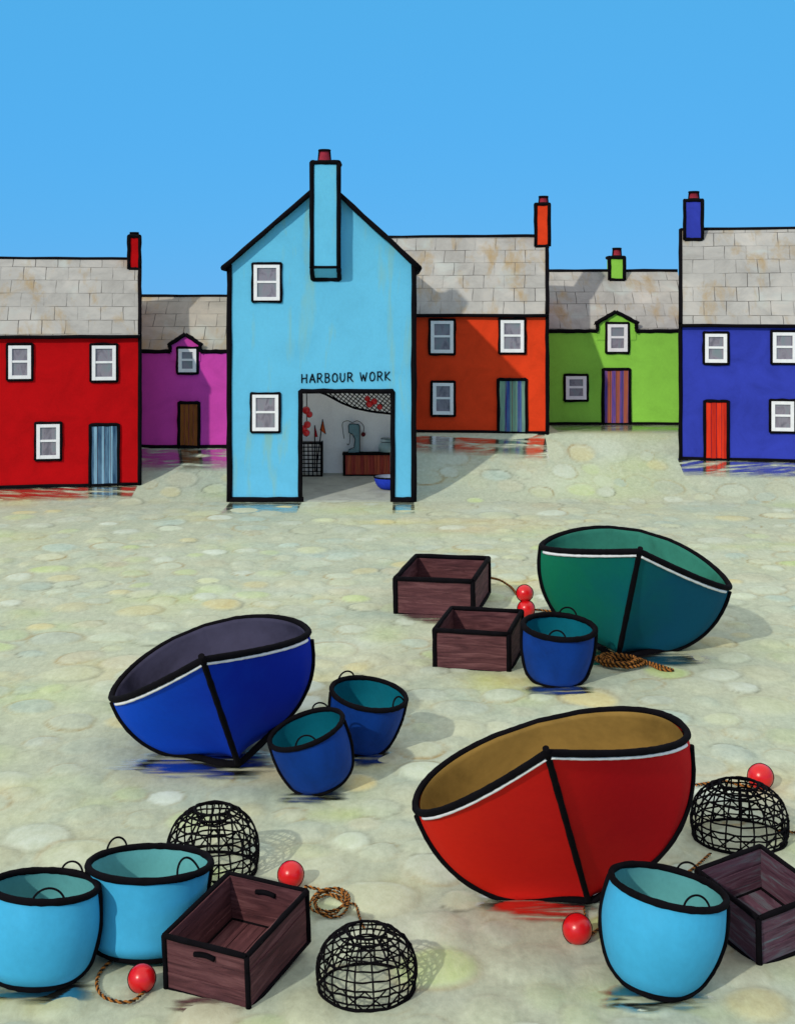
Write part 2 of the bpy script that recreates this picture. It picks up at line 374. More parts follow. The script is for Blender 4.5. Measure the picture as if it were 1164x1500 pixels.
        if dormer:
            (al, ar, da, sh, sb) = dormer   # shoulder left/right px, apex (px,py), shoulder py
            pa = [s.at(al, y_eave), s.at(ar, y_eave)]
            s.line(t, [(ul, -ov, ez), (pa[0].x, -ov, ez)], 3.0); t.build('eaves_trim', BLACK, ro); t = MB(); s.line(t, [(pa[1].x, -ov, ez), (ur, -ov, ez)], 3.0)
        else: s.line(t, [(ul, -ov, ez), (ur, -ov, ez)], 2.7)
        t.build('eaves_trim', BLACK, ro)
        t = MB(); p = s.px(1)
        for cset, u in (('l', ul), ('r', ur)):
            if cset in corners:
                t.tube(seg((u, -.01, -.1), (u, -.01, ze), 10, .5*p), 2.9*p, wob=.1)
                t.tube(seg((u, -ov, ze-ov*sl+th), (u, hd, zr+th), 8, .4*p), 2.9*p, wob=.1)
        if base_line: s.line(t, [(ul, -.01, .02), (ur, -.01, .02)], 2.6)
        t.build('corner_trim', BLACK, s.o)
    def dormer(s, xl, xr, ysh, apex, y_eave, slate_mat):
        a, b, c = s.at(xl, ysh), s.at(xr, ysh), s.at(*apex); e = s.at(xl, y_eave); p = s.px(1); w = MB(); dp = 1.3
        f = [(a.x, -.02, e.z-.25), (b.x, -.02, e.z-.25), (b.x, -.02, b.z), (c.x, -.02, c.z), (a.x, -.02, a.z)]
        w.quad(f)
        for i in range(5):
            j = (i+1) % 5; w.quad([f[j], f[i], (f[i][0], dp, f[i][2]), (f[j][0], dp, f[j][2])])
        o = w.build('dormer', s.wm, s.o)
        r = MB(); h = .05
        for (p0, p1) in ((a, c), (c, b)):
            q = [(p0.x, -.04, p0.z+.004), (p1.x, -.04, p1.z+.004), (p1.x, dp, p1.z+.004), (p0.x, dp, p0.z+.004)]
            T = [(x, y, z+h) for x, y, z in q]; r.quad(T, [(0, 0), (.6, 0), (.6, 1), (0, 1)]); r.quad([q[0], q[1], T[1], T[0]], [(0, 0), (.6, 0), (.6, .1), (0, .1)])
        r.build('dormer_roof', slate_mat, o)
        t = MB(); s.line(t, [(a.x, -.06, e.z), (a.x, -.06, a.z), (a.x-3*p, -.06, a.z-1*p)], 2.6)
        s.line(t, [(a.x-3*p, -.06, a.z), (c.x, -.06, c.z+.03), (b.x+3*p, -.06, b.z)], 3.0); s.line(t, [(b.x, -.06, b.z), (b.x, -.06, e.z)], 2.6)
        t.build('verge_trim', BLACK, o)
    def chimney(s, x0, x1, y0, y1, pot, v=None, dep=.5):
        v = s.hd-.32 if v is None else v; a, b = s.at(x0, y1, v), s.at(x1, y0, v); p = s.px(1); w = MB()
        w.box((a.x, v, a.z-.02), (b.x, v+dep, b.z)); o = w.build('chimney', s.wm, s.o)
        t = MB(); r = 2.7*p
        c = [(a.x, a.z), (b.x, a.z), (b.x, b.z), (a.x, b.z)]
        for i in range(4):
            q, q2 = c[i], c[(i+1) % 4]; t.tube(seg((q[0], v, q[1]), (q2[0], v, q2[1]), 5, .4*p), r, wob=.12)
        for q in c[2:]: t.tube(seg((q[0], v, q[1]), (q[0], v+dep, q[1]), 3), r)
        t.tube(seg((a.x, v+dep, b.z), (b.x, v+dep, b.z), 3), r); t.build('edge_trim', BLACK, o)
        A, B = s.at(pot[0], pot[3], v+dep/2), s.at(pot[1], pot[2], v+dep/2); cx = (A.x+B.x)/2; ww = (B.x-A.x)/2; z0 = b.z
        z1 = B.z; k = MB(); P = [(ww*1.05, z0), (ww*.98, z0+.05), (ww*.78, z1-.06), (ww*.86, z1-.05), (ww*.86, z1), (ww*.55, z1), (ww*.5, z1-.2)]
        a2 = np.linspace(0, 2*PI, 16, endpoint=False)
        k.grid(np.array([[(cx+r_*math.cos(q), v+dep/2+r_*math.sin(q), z) for q in a2] for r_, z in P]), closed_j=True); k.build('chimney_pot', POT, o)
        t = MB()
        for r_, z in ((ww*.92, z1-.03), (ww*1.04, z0+.04)): t.tube([(cx+r_*math.cos(q), v+dep/2+r_*math.sin(q), z) for q in a2], 1.8*p, closed=True, n=6)
        for q in (.02, PI-.02): t.tube([(cx+ww*1.0*math.cos(q), v+dep/2, z0), (cx+ww*.82*math.cos(q), v+dep/2, z1)], 1.7*p, n=6)
        t.build('pot_rim', BLACK, o)
def glassmat():
    m, nt, b = nmat('window_glass'); v = coords(nt, (2.5, 2.5, 1.2))
    c = ramp(nt, noise(nt, v, 1.6, 3, .6, .8), [(.35, (.13, .12, .15)), (.5, (.22, .20, .24)), (.68, (.17, .21, .23))])
    nt.links.new(c, b.inputs['Base Color']); b.inputs['Roughness'].default_value = .22; b.inputs['Specular IOR Level'].default_value = .35; return m
GLASS = glassmat(); POT = paint('chimney_pot_clay', lin((150, 45, 60)), .7, .2, 6)

RED = paint('red_wall_paint', (.43, .0027, .0048), .8, .12, 1.2)
h = House('red_cottage', 'red two-storey cottage with blue door at the left edge', -6.853, 36.36, math.radians(10.7), .27, 2.2, RED)
sl = slate('slate_red', 1.3)
h.body(-150, 205, 489, 710, 382, sl)
for r in ((13, 506, 46, 555), (135, 506, 170, 557), (54, 621, 88, 672)): h.window(*r)
h.window(-70, 506, -36, 556)
h.door(134, 624, 172, 710, stripes('blue_door_boards', (.018, .06, .13), (.20, .36, .48), 1.55, 1.0, duty=.72))
h.chimney(189, 205, 346, 394, (191, 203, 340, 347)); wet_strip(-13, -6.9, 0, 1.1, 3.1, rot=lambda x: 36.36-(-6.853-x)*.1885)

PINK = paint('pink_wall_paint', (.56, .058, .37), .8, .1, 1.4)
h = House('pink_cottage', 'magenta pink cottage with brown door and small gabled dormer', -7.16, 38.42, 0, 1.06, 1.7, PINK)
sl = slate('slate_pink', 6.1, ((.25, .235, .20), (.32, .30, .26), (.40, .36, .30)))
h.body(188, 352, 516, 655, 437, sl, dormer=(250, 294, 0, 0, 0), corners='')
h.dormer(250, 294, 506, (272, 491), 516, sl); h.window(262, 511, 288, 545)
h.door(264, 592, 290, 655, paint('brown_door', lin((125, 72, 35)), .7, .3, 6, (4, 1, .4))); wet_strip(-7.15, -4.4, 38.42, 1.3, 5.7)

ORANGE = paint('orange_wall_paint', (.66, .046, .011), .8, .12, 1.2)
h = House('orange_cottage', 'orange two-storey cottage with green and blue striped door', 4.26, D1, -math.radians(6.2), 1.387, 2.2, ORANGE)
sl = slate('slate_orange', 11.7)
h.body(545, 801, 458, 635, 350, sl, found=1.6)
for r in ((631, 470, 664, 517), (733, 469, 767, 516), (634, 561, 664, 607)): h.window(*r)
h.door(731, 558, 769, 635, stripes('green_blue_door', (.025, .05, .26), (.15, .27, .20), .95, 2.2, duty=.35))
h.chimney(784, 804, 299, 361, (789, 802, 287, 299)); wet_strip(.5, 4.2, D1, 1.4, 8.4, rot=lambda x: D1+(4.26-x)*.1086-.0)

GREEN = paint('lime_wall_paint', (.24, .56, .066), .8, .1, 1.2)
h = House('green_cottage', 'lime green cottage with orange striped blue door and dormer', 4.64, 42.0, 0, 1.387, 1.9, GREEN)
sl = slate('slate_green', 17.3)
h.body(803, 1010, 486, 622, 400, sl, dormer=(874, 931, 0, 0, 0), corners='')
h.dormer(874, 931, 474, (901, 458), 486, sl)
for r in ((889, 475, 918, 515), (828, 551, 858, 585)): h.window(*r)
h.door(884, 543, 920, 622, stripes('orange_blue_door', (.05, .05, .30), (.34, .09, .04), 1.25, .6))
h.chimney(892, 914, 377, 410, (897, 909, 363, 377)); wet_strip(4.65, 8.6, 42.0, 2.7, 9.4)

PURPLE = paint('violet_wall_paint', (.030, .045, .36), .8, .15, 1.2)
h = House('violet_cottage', 'violet blue cottage with bright red door at right edge', 7.81, 37.84, -math.radians(11.7), .794, 2.4, PURPLE)
sl = slate('slate_violet', 23.9)
h.body(996, 1330, 473, 672, 338, sl, corners='l')
for r in ((1032, 489, 1064, 531), (1131, 487, 1165, 531), (1129, 588, 1162, 631)): h.window(*r)
h.window(1230, 488, 1262, 531)
h.door(1033, 590, 1064, 672, stripes('red_door_boards', (.42, .012, .004), (.66, .03, .006), 1.0, 0))
h.chimney(1002, 1028, 293, 351, (1008, 1023, 280, 293)); wet_strip(7.75, 13, 0, 1.0, 13.7, rot=lambda x: 37.84-(x-7.81)*.2065)

# ------------------------------------------------------------------ the blue boathouse
CY = paint('pale_blue_wall_paint', (.118, .46, .69), .8, .05, 1.0, stain=(.22, .42, .33))
BH = House('blue_boathouse', 'tall pale blue gabled boathouse with open doorway and big chimney', -1.93, D0, 0, 0, 2.0, CY, None)
BH.o['category'] = 'boathouse'
def boathouse():
    s = BH; A = s.at; p = s.px(1); T = .22; dep = BY1-D0
    bl, br, el, er = A(336, 735), A(606, 735), A(336, 388), A(606, 388); ap = A(476, 268)
    o1, o2 = A(440, 735), A(575, 573); ox0, ox1, oz = o1.x, o2.x, o2.z
    w = MB(); ul, ur, ze, xa, za = bl.x, br.x, el.z, ap.x, ap.z
    def sheet(v, flip):
        for q in ([(ul, -.1), (ox0, -.1), (ox0, oz), (ul, oz)], [(ox1, -.1), (ur, -.1), (ur, oz), (ox1, oz)], [(ul, oz), (ox0, oz), (ox1, oz), (ur, oz), (ur, ze), (xa, za), (ul, ze)]):
            pp = [(x, v, z) for x, z in q]; w.quad(pp[::-1] if flip else pp)
    sheet(0, False); sheet(T, True)
    w.quad([(ox0, 0, -.1), (ox0, T, -.1), (ox0, T, oz), (ox0, 0, oz)][::-1]); w.quad([(ox1, 0, -.1), (ox1, T, -.1), (ox1, T, oz), (ox1, 0, oz)]); w.quad([(ox0, 0, oz), (ox1, 0, oz), (ox1, T, oz), (ox0, T, oz)][::-1])
    w.quad([(ul, 0, -.1), (ul, 0, ze), (ul, dep, ze), (ul, dep, -.1)]); w.quad([(ur, 0, -.1), (ur, dep, -.1), (ur, dep, ze), (ur, 0, ze)])
    w.quad([(ul, dep, -.1), (ul, dep, ze), (xa, dep, za), (ur, dep, ze), (ur, dep, -.1)])
    w.build('wall', CY, s.o)
    # whitewashed room lining
    i = MB(); k = .2; yb = dep-.2
    i.quad([(ul+k, T+.01, -.1), (ul+k, yb, -.1), (ul+k, yb, ze-.05), (ul+k, T+.01, ze-.05)]); i.quad([(ur-k, yb, -.1), (ur-k, T+.01, -.1), (ur-k, T+.01, ze-.05), (ur-k, yb, ze-.05)])
    i.quad([(ul+k, yb, -.1), (ur-k, yb, -.1), (ur-k, yb, ze-.05), (xa, yb, za-.25), (ul+k, yb, ze-.05)])
    vq = T+.012
    for q in ([(ul+k, -.1), (ox0, -.1), (ox0, oz), (ul+k, oz)], [(ox1, -.1), (ur-k, -.1), (ur-k, oz), (ox1, oz)], [(ul+k, oz), (ox0, oz), (ox1, oz), (ur-k, oz), (ur-k, ze-.05), (xa, za-.25), (ul+k, ze-.05)]): i.quad([(x, vq, z) for x, z in q][::-1])
    i.quad([(xa, vq, za-.2), (xa, yb, za-.2), (ur-k, yb, ze-.02), (ur-k, vq, ze-.02)])
    i.build('inner_wall', paint('whitewash', (.90, .90, .90), .8, .05, 1.4), s.o)
    f = MB(); zf = lambda v: .083*v
    f.quad([(ul+.05, .0, .004), (ur-.05, .0, .004), (ur-.05, yb+.1, zf(yb+.1)), (ul+.05, yb+.1, zf(yb+.1))])
    f.quad([(ul+.05, .0, -.1), (ur-.05, .0, -.1), (ur-.05, .0, .004), (ul+.05, .0, .004)])
    f.build('floor', paint('floor_concrete', (.36, .39, .36), .8, .15, 2.0), s.o)
    # roof: two slopes, the left one with an unseen opening, added to let light into the room
    r = MB(); th = .10; ov = .16; ovx = .13
    def slope(u0, z0, u1, z1, v0, v1):
        q = [(u0, v0, z0), (u1, v0, z1), (u1, v1, z1), (u0, v1, z0)]; t = [(x, y, z+th) for x, y, z in q]; L = math.hypot(u1-u0, z1-z0)
        uv = [(v0, 0), (v0, L), (v1, L), (v1, 0)]
        r.quad(t, uv); r.quad(q[::-1], uv)
        for a in range(4): b = (a+1) % 4; r.quad([q[a], q[b], t[b], t[a]], [(0, 0), (.3, 0), (.3, .1), (0, .1)])
    g = (za-ze)/(xa-ul); g2 = (za-ze)/(ur-xa); le = (ul-ovx, ze-g*ovx); re = (ur+ovx, ze-g2*ovx)
    def lp(t): return (le[0]+(xa-le[0])*t, le[1]+(za-le[1])*t)
    a0, a1 = lp(.10), lp(.9); V0, V1 = .3, 3.7
    slope(*le, *a0, -ov, dep+ov); slope(*a1, xa, za, -ov, dep+ov); slope(*a0, *a1, -ov, V0); slope(*a0, *a1, V1, dep+ov)
    slope(*re, xa, za, -ov, dep+ov)
    ro = r.build('roof', slate('slate_boathouse', 31.0), s.o)
    t = MB(); 
    for e in (le, re): t.tube(seg((e[0], -ov, e[1]+th*.4), (xa, -ov, za+th*.4), 10, .5*p), 3.8*p, wob=.1)
    t.build('verge_trim', BLACK, ro)
    t = MB()
    for e in (le, re): t.tube(seg((e[0], -ov, e[1]+.03), (e[0], dep+ov, e[1]+.03), 4), 4.5*p)
    t.build('gutter', BLACK, ro)
    t = MB(); 
    for u in (ul, ur): t.tube(seg((u, -.01, -.05), (u, -.01, ze), 12, .5*p), 4.0*p, wob=.1)
    t.tube(seg((ul, -.01, .05), (ox0+.08, -.01, .05), 6, .3*p), 4.2*p, wob=.1); t.tube(seg((ox1-.04, -.01, .05), (ur, -.01, .05), 4, .3*p), 4.2*p, wob=.1)
    t.build('corner_trim', BLACK, s.o)
    t = MB(); t.tube(seg((ox0, -.01, -.03), (ox0, -.01, oz), 8, .4*p)+seg((ox0+.02, -.01, oz), (ox1, -.01, oz), 8, .4*p)+seg((ox1, -.01, oz-.02), (ox1, -.01, -.03), 8, .4*p), 3.5*p, wob=.08); t.build('doorway_frame', BLACK, s.o)
    for q in ((372, 388, 410, 440), (370, 578, 408, 631)): s.window(*q)
    # external chimney breast carried on a sloping corbel
    c0, c1, c2 = A(458, 392), A(497, 240), A(458, 409); pr = .38; w = MB()
    w.box((c0.x, -pr, c0.z), (c1.x, .35, c1.z)); 
    q = [(c0.x, -pr, c0.z), (c1.x, -pr, c0.z), (c1.x, -.005, c2.z), (c0.x, -.005, c2.z)]; w.quad(q[::-1])
    w.quad([q[0], q[3], (c0.x, -.005, c0.z)]); w.quad([q[1], (c1.x, -.005, c0.z), q[2]])
    ch = w.build('chimney', CY, s.o); t = MB(); R = 3.4*p
    for a, b in (((c0.x, -pr, c0.z), (c0.x, -pr, c1.z)), ((c1.x, -pr, c0.z), (c1.x, -pr, c1.z)), ((c0.x, -pr, c1.z), (c1.x, -pr, c1.z)), (q[3], q[2]), (q[0], q[3]), (q[1], q[2]),
                 ((c0.x, -pr, c1.z), (c0.x, .35, c1.z)), ((c1.x, -pr, c1.z), (c1.x, .35, c1.z)), ((c0.x, .35, c1.z), (c1.x, .35, c1.z))):
        t.tube(seg(a, b, 6, .3*p), R, wob=.1)
    t.tube(seg(q[0], q[1], 4, .2*p), 2.2*p, wob=.1); t.build('edge_trim', BLACK, ch)
    P0, P1 = A(466, 240, -.1), A(484, 219, -.1); cx = (P0.x+P1.x)/2; ww = (P1.x-P0.x)/2; a2 = np.linspace(0, 2*PI, 20, endpoint=False); z0, z1 = c1.z, P1.z
    k = MB(); k.grid(np.array([[(cx+r_*math.cos(q_), -.02+r_*math.sin(q_), z) for q_ in a2] for r_, z in [(ww, z0), (ww*.97, z0+.08), (ww*.74, z1-.06), (ww*.8, z1-.04), (ww*.8, z1), (ww*.5, z1), (ww*.45, z1-.25)]]), closed_j=True); k.build('chimney_pot', POT, ch)
    t = MB(); 
    for r_, z in ((ww*.85, z1-.02), (ww, z0+.04)): t.tube([(cx+r_*math.cos(q_), -.02+r_*math.sin(q_), z) for q_ in a2], 1.9*p, closed=True, n=6)
    for q_ in (0, PI): t.tube([(cx+ww*math.cos(q_), -.02, z0), (cx+ww*.8*math.cos(q_), -.02, z1)], 1.8*p, n=6)
    t.build('pot_rim', BLACK, ch)
    # hand lettering
    L = {'H': [[(0, 0), (0, 1)], [(0, .5), (.8, .55)], [(.8, 0), (.8, 1)]], 'A': [[(0, 0), (.45, 1), (.9, 0)], [(.15, .35), (.75, .35)]],
         'R': [[(0, 0), (0, 1), (.5, 1), (.72, .8), (.5, .52), (.05, .48)], [(.3, .5), (.85, 0)]], 'B': [[(0, 0), (0, 1), (.5, .97), (.66, .78), (.45, .54), (.05, .52)], [(.45, .54), (.75, .3), (.5, .02), (0, 0)]],
         'O': [[(.4, 1), (.08, .8), (0, .45), (.15, .08), (.45, 0), (.75, .15), (.85, .5), (.72, .85), (.4, 1)]], 'U': [[(0, 1), (.02, .3), (.2, .02), (.5, .02), (.7, .3), (.74, 1)]],
         'W': [[(0, 1), (.25, 0), (.5, .75), (.78, 0), (1.1, 1)]], 'K': [[(0, 0), (0, 1)], [(.75, 1), (.05, .45), (.85, 0)]]}
    adv = {'H': 1.15, 'A': 1.15, 'R': 1.12, 'B': 1.05, 'O': 1.15, 'U': 1.1, 'W': 1.38, 'K': 1.1, ' ': .7}
    txt = 'HARBOUR WORK'; tot = sum(adv[c] for c in txt); a, b = A(442, 561), A(575, 548); sx = (b.x-a.x)/tot; hz = b.z-a.z; x = a.x; t = MB()
    for i, c in enumerate(txt):
        for st in L.get(c, []):
            pts = []
            for m0, m1 in zip(st[:-1], st[1:]): pts += seg((x+m0[0]*sx*.88, -.012, a.z+m0[1]*hz+(i*.006)), (x+m1[0]*sx*.88, -.012, a.z+m1[1]*hz+(i*.006)), 3, .25*p)
            t.tube(pts, .98*p, n=6, wob=.2)
        x += adv[c]*sx
        if c == ' ': t.build('lettering', BLACK, s.o, 'hand painted black capitals reading HARBOUR'); t = MB()
    t.build('lettering', BLACK, s.o, 'hand painted black capitals reading WORK')
    wet_strip(BX0, -2.45, D0-.02, 2.2, 21.7); wet_strip(-.12, BX1, D0-.02, 2.2, 24.1)
boathouse()

# ------------------------------------------------------------------ things in the boathouse
FL = lambda d: .083*(d-D0)
def fp(px, py):                                     # on the boathouse floor
    k = (py-YH)/F; d = (H+.083*D0)/(k+.083); return Vector(((px-CX)/F*d, d, FL(d)))
REDB = paint('red_float_plastic', (.62, .006, .010), .28, .1, 5, spec=.5)
def eye_dir(c): 
    v = Vector((0, 0, H))-Vector(c); v.normalize(); return v
def ring(c, r, k=36):
    v = eye_dir(c); a = v.cross(Vector((0, 0, 1))).normalized(); b = v.cross(a)
    return [Vector(c)+a*(r*math.cos(t))+b*(r*math.sin(t)) for t in np.linspace(0, 2*PI, k, endpoint=False)]
def float_ball(px, py, rp, d, label, group, z=None, outline_w=2.6, ground=True):
    c = pt(px, py, d); r = rp*d/F
    if ground: c.z = r-.012
    o = thing('float', label, 'float', (c.x, c.y, c.z), None, group)
    b = MB(); b.sphere((0, 0, 0), r, 32); b.build('ball', REDB, o)
    t = MB(); q = [p-c for p in ring(c, r*.985)]
    t.tube(q, outline_w*.5*d/F, closed=True, n=6, wob=.15); t.build('ball_outline', BLACK, o); return c, r  # black outline ring added round the ball, turned to face the camera
def boathouse_contents():
    # bench
    a = fp(504, 697); b = fp(600, 697); h = 33*a.y/F; w = b.x-a.x-.55; o = thing('workbench', 'long red-brown wooden workbench inside the boathouse', 'workbench', tuple(a))
    m = MB(); n = 14
    for i in range(n): m.box((w*i/n+.003, 0, -.03), (w*(i+1)/n-.003, .42, h-.05))
    m.build('cabinet', stripes('bench_boards', (.26, .03, .03), (.38, .08, .04), 1.2, 0, 3), o)
    m = MB(); m.box((-.05, -.04, h-.05), (w, .46, h+.01)); m.build('worktop', BLACK, o)
    m = MB(); m.tube([(0, -.01, 0), (0, -.01, h)], .035); m.tube([(0, -.01, .01), (w, -.01, .01)], .03); m.build('edge_trim', BLACK, o)
    top = a.z+h+.012; d = a.y+.2; P = lambda x, y, dd=d: pt(x, y, dd)
    TEAL = paint('teal_enamel', (.16, .27, .30), .45, .2, 3)
    # bench press: foot, column, overhanging head
    c = P(518, 663); sc = d/F; o = thing('bench_press', 'grey-teal bench press with overhanging head on the workbench', 'tool', (c.x, d, top))
    def prism(name, poly, t0, t1, mat, par):
        m = MB(); A = [(x*sc, t0, z*sc) for x, z in poly]; B = [(x*sc, t1, z*sc) for x, z in poly]; n = len(poly); m.quad(A); m.quad(B[::-1])
        for i in range(n): j = (i+1) % n; m.quad([A[j], A[i], B[i], B[j]])
        return m.build(name, mat, par)
    ht = (c.z-0)*0+41
    prism('column', [(-4, 0), (9, 0), (9, 38), (7, 41), (0, 41), (-1, 28), (2, 20), (1, 8)], -.11, .11, TEAL, o)
    prism('head', [(-7, 29), (-1, 27), (0, 42), (-6, 41.5), (-7.5, 39)], -.12, .12, TEAL, o)
    prism('foot', [(-8, -.3), (3, -.3), (2, 5), (-7, 4)], -.13, .13, TEAL, o)
    m = MB(); m.tube([(x*sc, -.12, z*sc) for x, z in ((9, 0), (9, 38), (7, 41), (0, 42), (-6, 41.5), (-7.5, 39), (-7, 29), (-2, 27), (2, 20), (1, 8), (-7, 4), (-8, 0), (9, 0))], .012, n=6); m.build('edge_trim', BLACK, o)
    m = MB(); m.tube(smooth([(x*sc, -.05, z*sc) for x, z in ((-5, 27), (-5.5, 18), (-6.5, 12), (-9, 11), (-9, 13))], 4), .010, n=6); m.build('hook', BLACK, o)
    m = MB(); m.tube(smooth([(x*sc, -.02, z*sc) for x, z in ((-2, 43), (-9, 46), (-16, 43), (-16, 33), (-14, 20))], 5), .010, n=6); m.tube(smooth([(x*sc, -.02, z*sc) for x, z in ((-2, 43), (5, 46), (12, 42), (15, 36), (14, 29))], 5), .010, n=6); m.build('cord', BLACK, o)
    m = MB(); m.sphere((14*sc, -.02, 26*sc), .065, 12); m.build('bob', paint('dark_red_bob', (.10, .01, .015), .5), o)
    # jar
    c = P(567, 663); o = thing('glass_jar', 'large pale glass jar standing on the end of workbench', 'jar', (c.x, d, top))
    m, nt, b = nmat('jar_glass'); b.inputs['Base Color'].default_value = (.35, .52, .54, 1); b.inputs['Roughness'].default_value = .12; b.inputs['Transmission Weight'].default_value = .35
    j = MB(); R = 13*sc; j.lathe([(0, 0), (R*.86, 0), (R*.97, .03), (R, .12), (R*.96, 10*sc), (R*.72, 14.5*sc), (R*.70, 20*sc), (R*.62, 20*sc), (R*.62, 15*sc), (R*.85, 9*sc), (R*.85, .06), (0, .05)], 28, True); j.build('vessel', m, o)
    j = MB()
    for z, r in ((15*sc, .73*R), (20*sc, .70*R), (.01, .88*R)): j.tube([(r*math.cos(t), r*math.sin(t), z) for t in np.linspace(0, 2*PI, 24, endpoint=False)], .010, closed=True, n=6)
    j.build('rim', BLACK, o)
    # basin on the floor
    c = fp(570, 716); sc2 = c.y/F; o = thing('basin', 'small round blue basin on the boathouse floor', 'basin', (c.x, c.y, c.z-.01)); R = 22*sc2; hh = 18*sc2
    m = MB(); prof = [(R*.35, 0)]+[(R*(.35+.65*math.sin(t)), hh*(1-math.cos(t))) for t in np.linspace(.15, PI/2, 9)]; m.lathe(prof, 32, True); m.disc(R*.35, .004, 32); m.build('bowl', paint('basin_blue', (.02, .05, .50), .5, .1), o)
    m = MB(); m.lathe([(r*.95, z+.02) for r, z in prof], 32); m.build('inside', paint('basin_inside', (.25, .3, .42), .6), o)
    m = MB(); m.tube([(R*math.cos(t), R*math.sin(t), hh) for t in np.linspace(0, 2*PI, 32, endpoint=False)], .022, closed=True); m.build('rim', BLACK, o)
    # mesh creel box with flag poles
    a = fp(440, 698); b = fp(471, 698); d = a.y; sc = d/F; W = b.x-a.x+.25; hh = 49*sc; a.x -= .25
    o = thing('creel_box', 'black openwork creel box inside boathouse doorway', 'creel', tuple(a)); m = MB(); dp = .5
    for z in np.linspace(0.02, hh, 9): m.tube([(0, 0, z), (W, 0, z), (W, dp, z), (0, dp, z)], .017, closed=True, n=6)
    for t in np.linspace(0, 1, 8):
        m.tube([(W*t, 0, 0), (W*t*.97+.0, 0, hh)], .017, n=6); m.tube([(W*t, dp, 0), (W*t, dp, hh)], .017, n=6)
    for t in (.33, .66): m.tube([(W, dp*t, 0), (W, dp*t, hh)], .017, n=6); m.tube([(0, dp*t, 0), (0, dp*t, hh)], .017, n=6)
    m.build('lattice', BLACK, o)
    m = MB()
    for x, y in ((0, 0), (W, 0), (W, dp), (0, dp)): m.tube([(x, y, 0), (x, y, hh)], .032)
    for z in (.01, hh): m.tube([(0, 0, z), (W, 0, z), (W, dp, z), (0, dp, z)], .032, closed=True)
    m.build('frame', BLACK, o)
    for pts, tri, colr, lab in ((((461, 690), (461, 623)), ((461.5, 624), (465, 640), (461, 640)), (.55, .02, .03), 'small red pennant flag, shorter of two in creel box'),
                                (((463, 690), (472.5, 614)), ((472.5, 614), (477, 636), (469, 630)), (.60, .10, .03), 'orange pennant flag on leaning pole, taller in creel box')):
        dd = d+.25; q = [pt(x, y, dd) for x, y in pts]; o = thing('flag', lab, 'flag', tuple(q[0]), None, 'marker flags in the creel box')
        m = MB(); m.tube([(0, 0, 0), tuple(q[1]-q[0])], .018, n=6); m.build('pole', BLACK, o)
        t = [pt(x, y, dd-.012)-q[0] for x, y in tri]; m = MB(); m.quad(t); m.quad([x+Vector((0, .02, 0)) for x in t[::-1]])
        for i in range(3): j = (i+1) % 3; m.quad([t[j], t[i], t[i]+Vector((0, .02, 0)), t[j]+Vector((0, .02, 0))])
        fo = m.build('pennant', paint('pennant_'+('red' if colr[1] < .05 else 'orange'), colr, .7), o)
        m = MB(); m.tube(t, .012, closed=True, n=6); m.build('hem', BLACK, fo)
    # hanging floats
    d = 36.3; tag_ = 'red floats hanging inside the boathouse'
    t = MB(); t.tube([pt(449, 560, d), pt(449.5, 600, d), pt(449, 640, d)], .014, n=6)
    tag(t.build('hanging_line', BLACK), 'thin black line hanging inside the left of doorway', 'line')
    for x, y, r, l in ((448.5, 601, 5.5, 'topmost red float on the black hanging line'), (453, 607, 4.6, 'second red float down the black hanging line'), (450, 622, 5, 'third red float down the black hanging line'),
                    (444.5, 628, 5, 'left red float in the lower cluster on hanging line'), (448.5, 634, 5, 'lowest red float on the black hanging line')):
        float_ball(x, y, r, d-.05, l, tag_, ground=False, outline_w=.8)
    # net slung under the lintel
    d = 36.9; low = lambda x: np.interp(x, [466, 476, 500, 520, 545, 580, 600], [574, 577, 590, 598, 603, 607, 608]); top_ = 562
    m = MB()
    def clip(f):
        pts = [f(t) for t in np.linspace(0, 1, 60)]; run = []
        for x, y in pts:
            if 466 <= x <= 600 and top_ <= y <= low(x): run.append(pt(x, y, d+.25*math.sin((x-466)/134*PI)*((y-top_)/46)))
            elif len(run) > 2: m.tube(run, .013, n=5); run = []
            else: run = []
        if len(run) > 2: m.tube(run, .013, n=5)
    for k in np.arange(380, 680, 7.0):
        clip(lambda t: (k+t*62, top_+t*48)); clip(lambda t: (k+t*40, top_+48-t*48))
    m.tube([pt(x, low(x), d+.25*math.sin((x-466)/134*PI)*((low(x)-top_)/46)) for x in np.linspace(466, 600, 24)], .03)
    tag(m.build('fishing_net', BLACK), 'black diamond mesh fishing net slung under the lintel', 'net')
    for x, y, r, l in ((538, 584, 4, 'upper red float caught in the hanging net'), (541, 592, 5, 'middle red float caught in the hanging net'), (548, 588, 4.5, 'right red float of the close trio in hanging net'), (556, 596, 4, 'lone lower right red float in the hanging net')):
        float_ball(x, y, r, d+.1, l, 'red floats in the net', ground=False, outline_w=.7)
boathouse_contents()

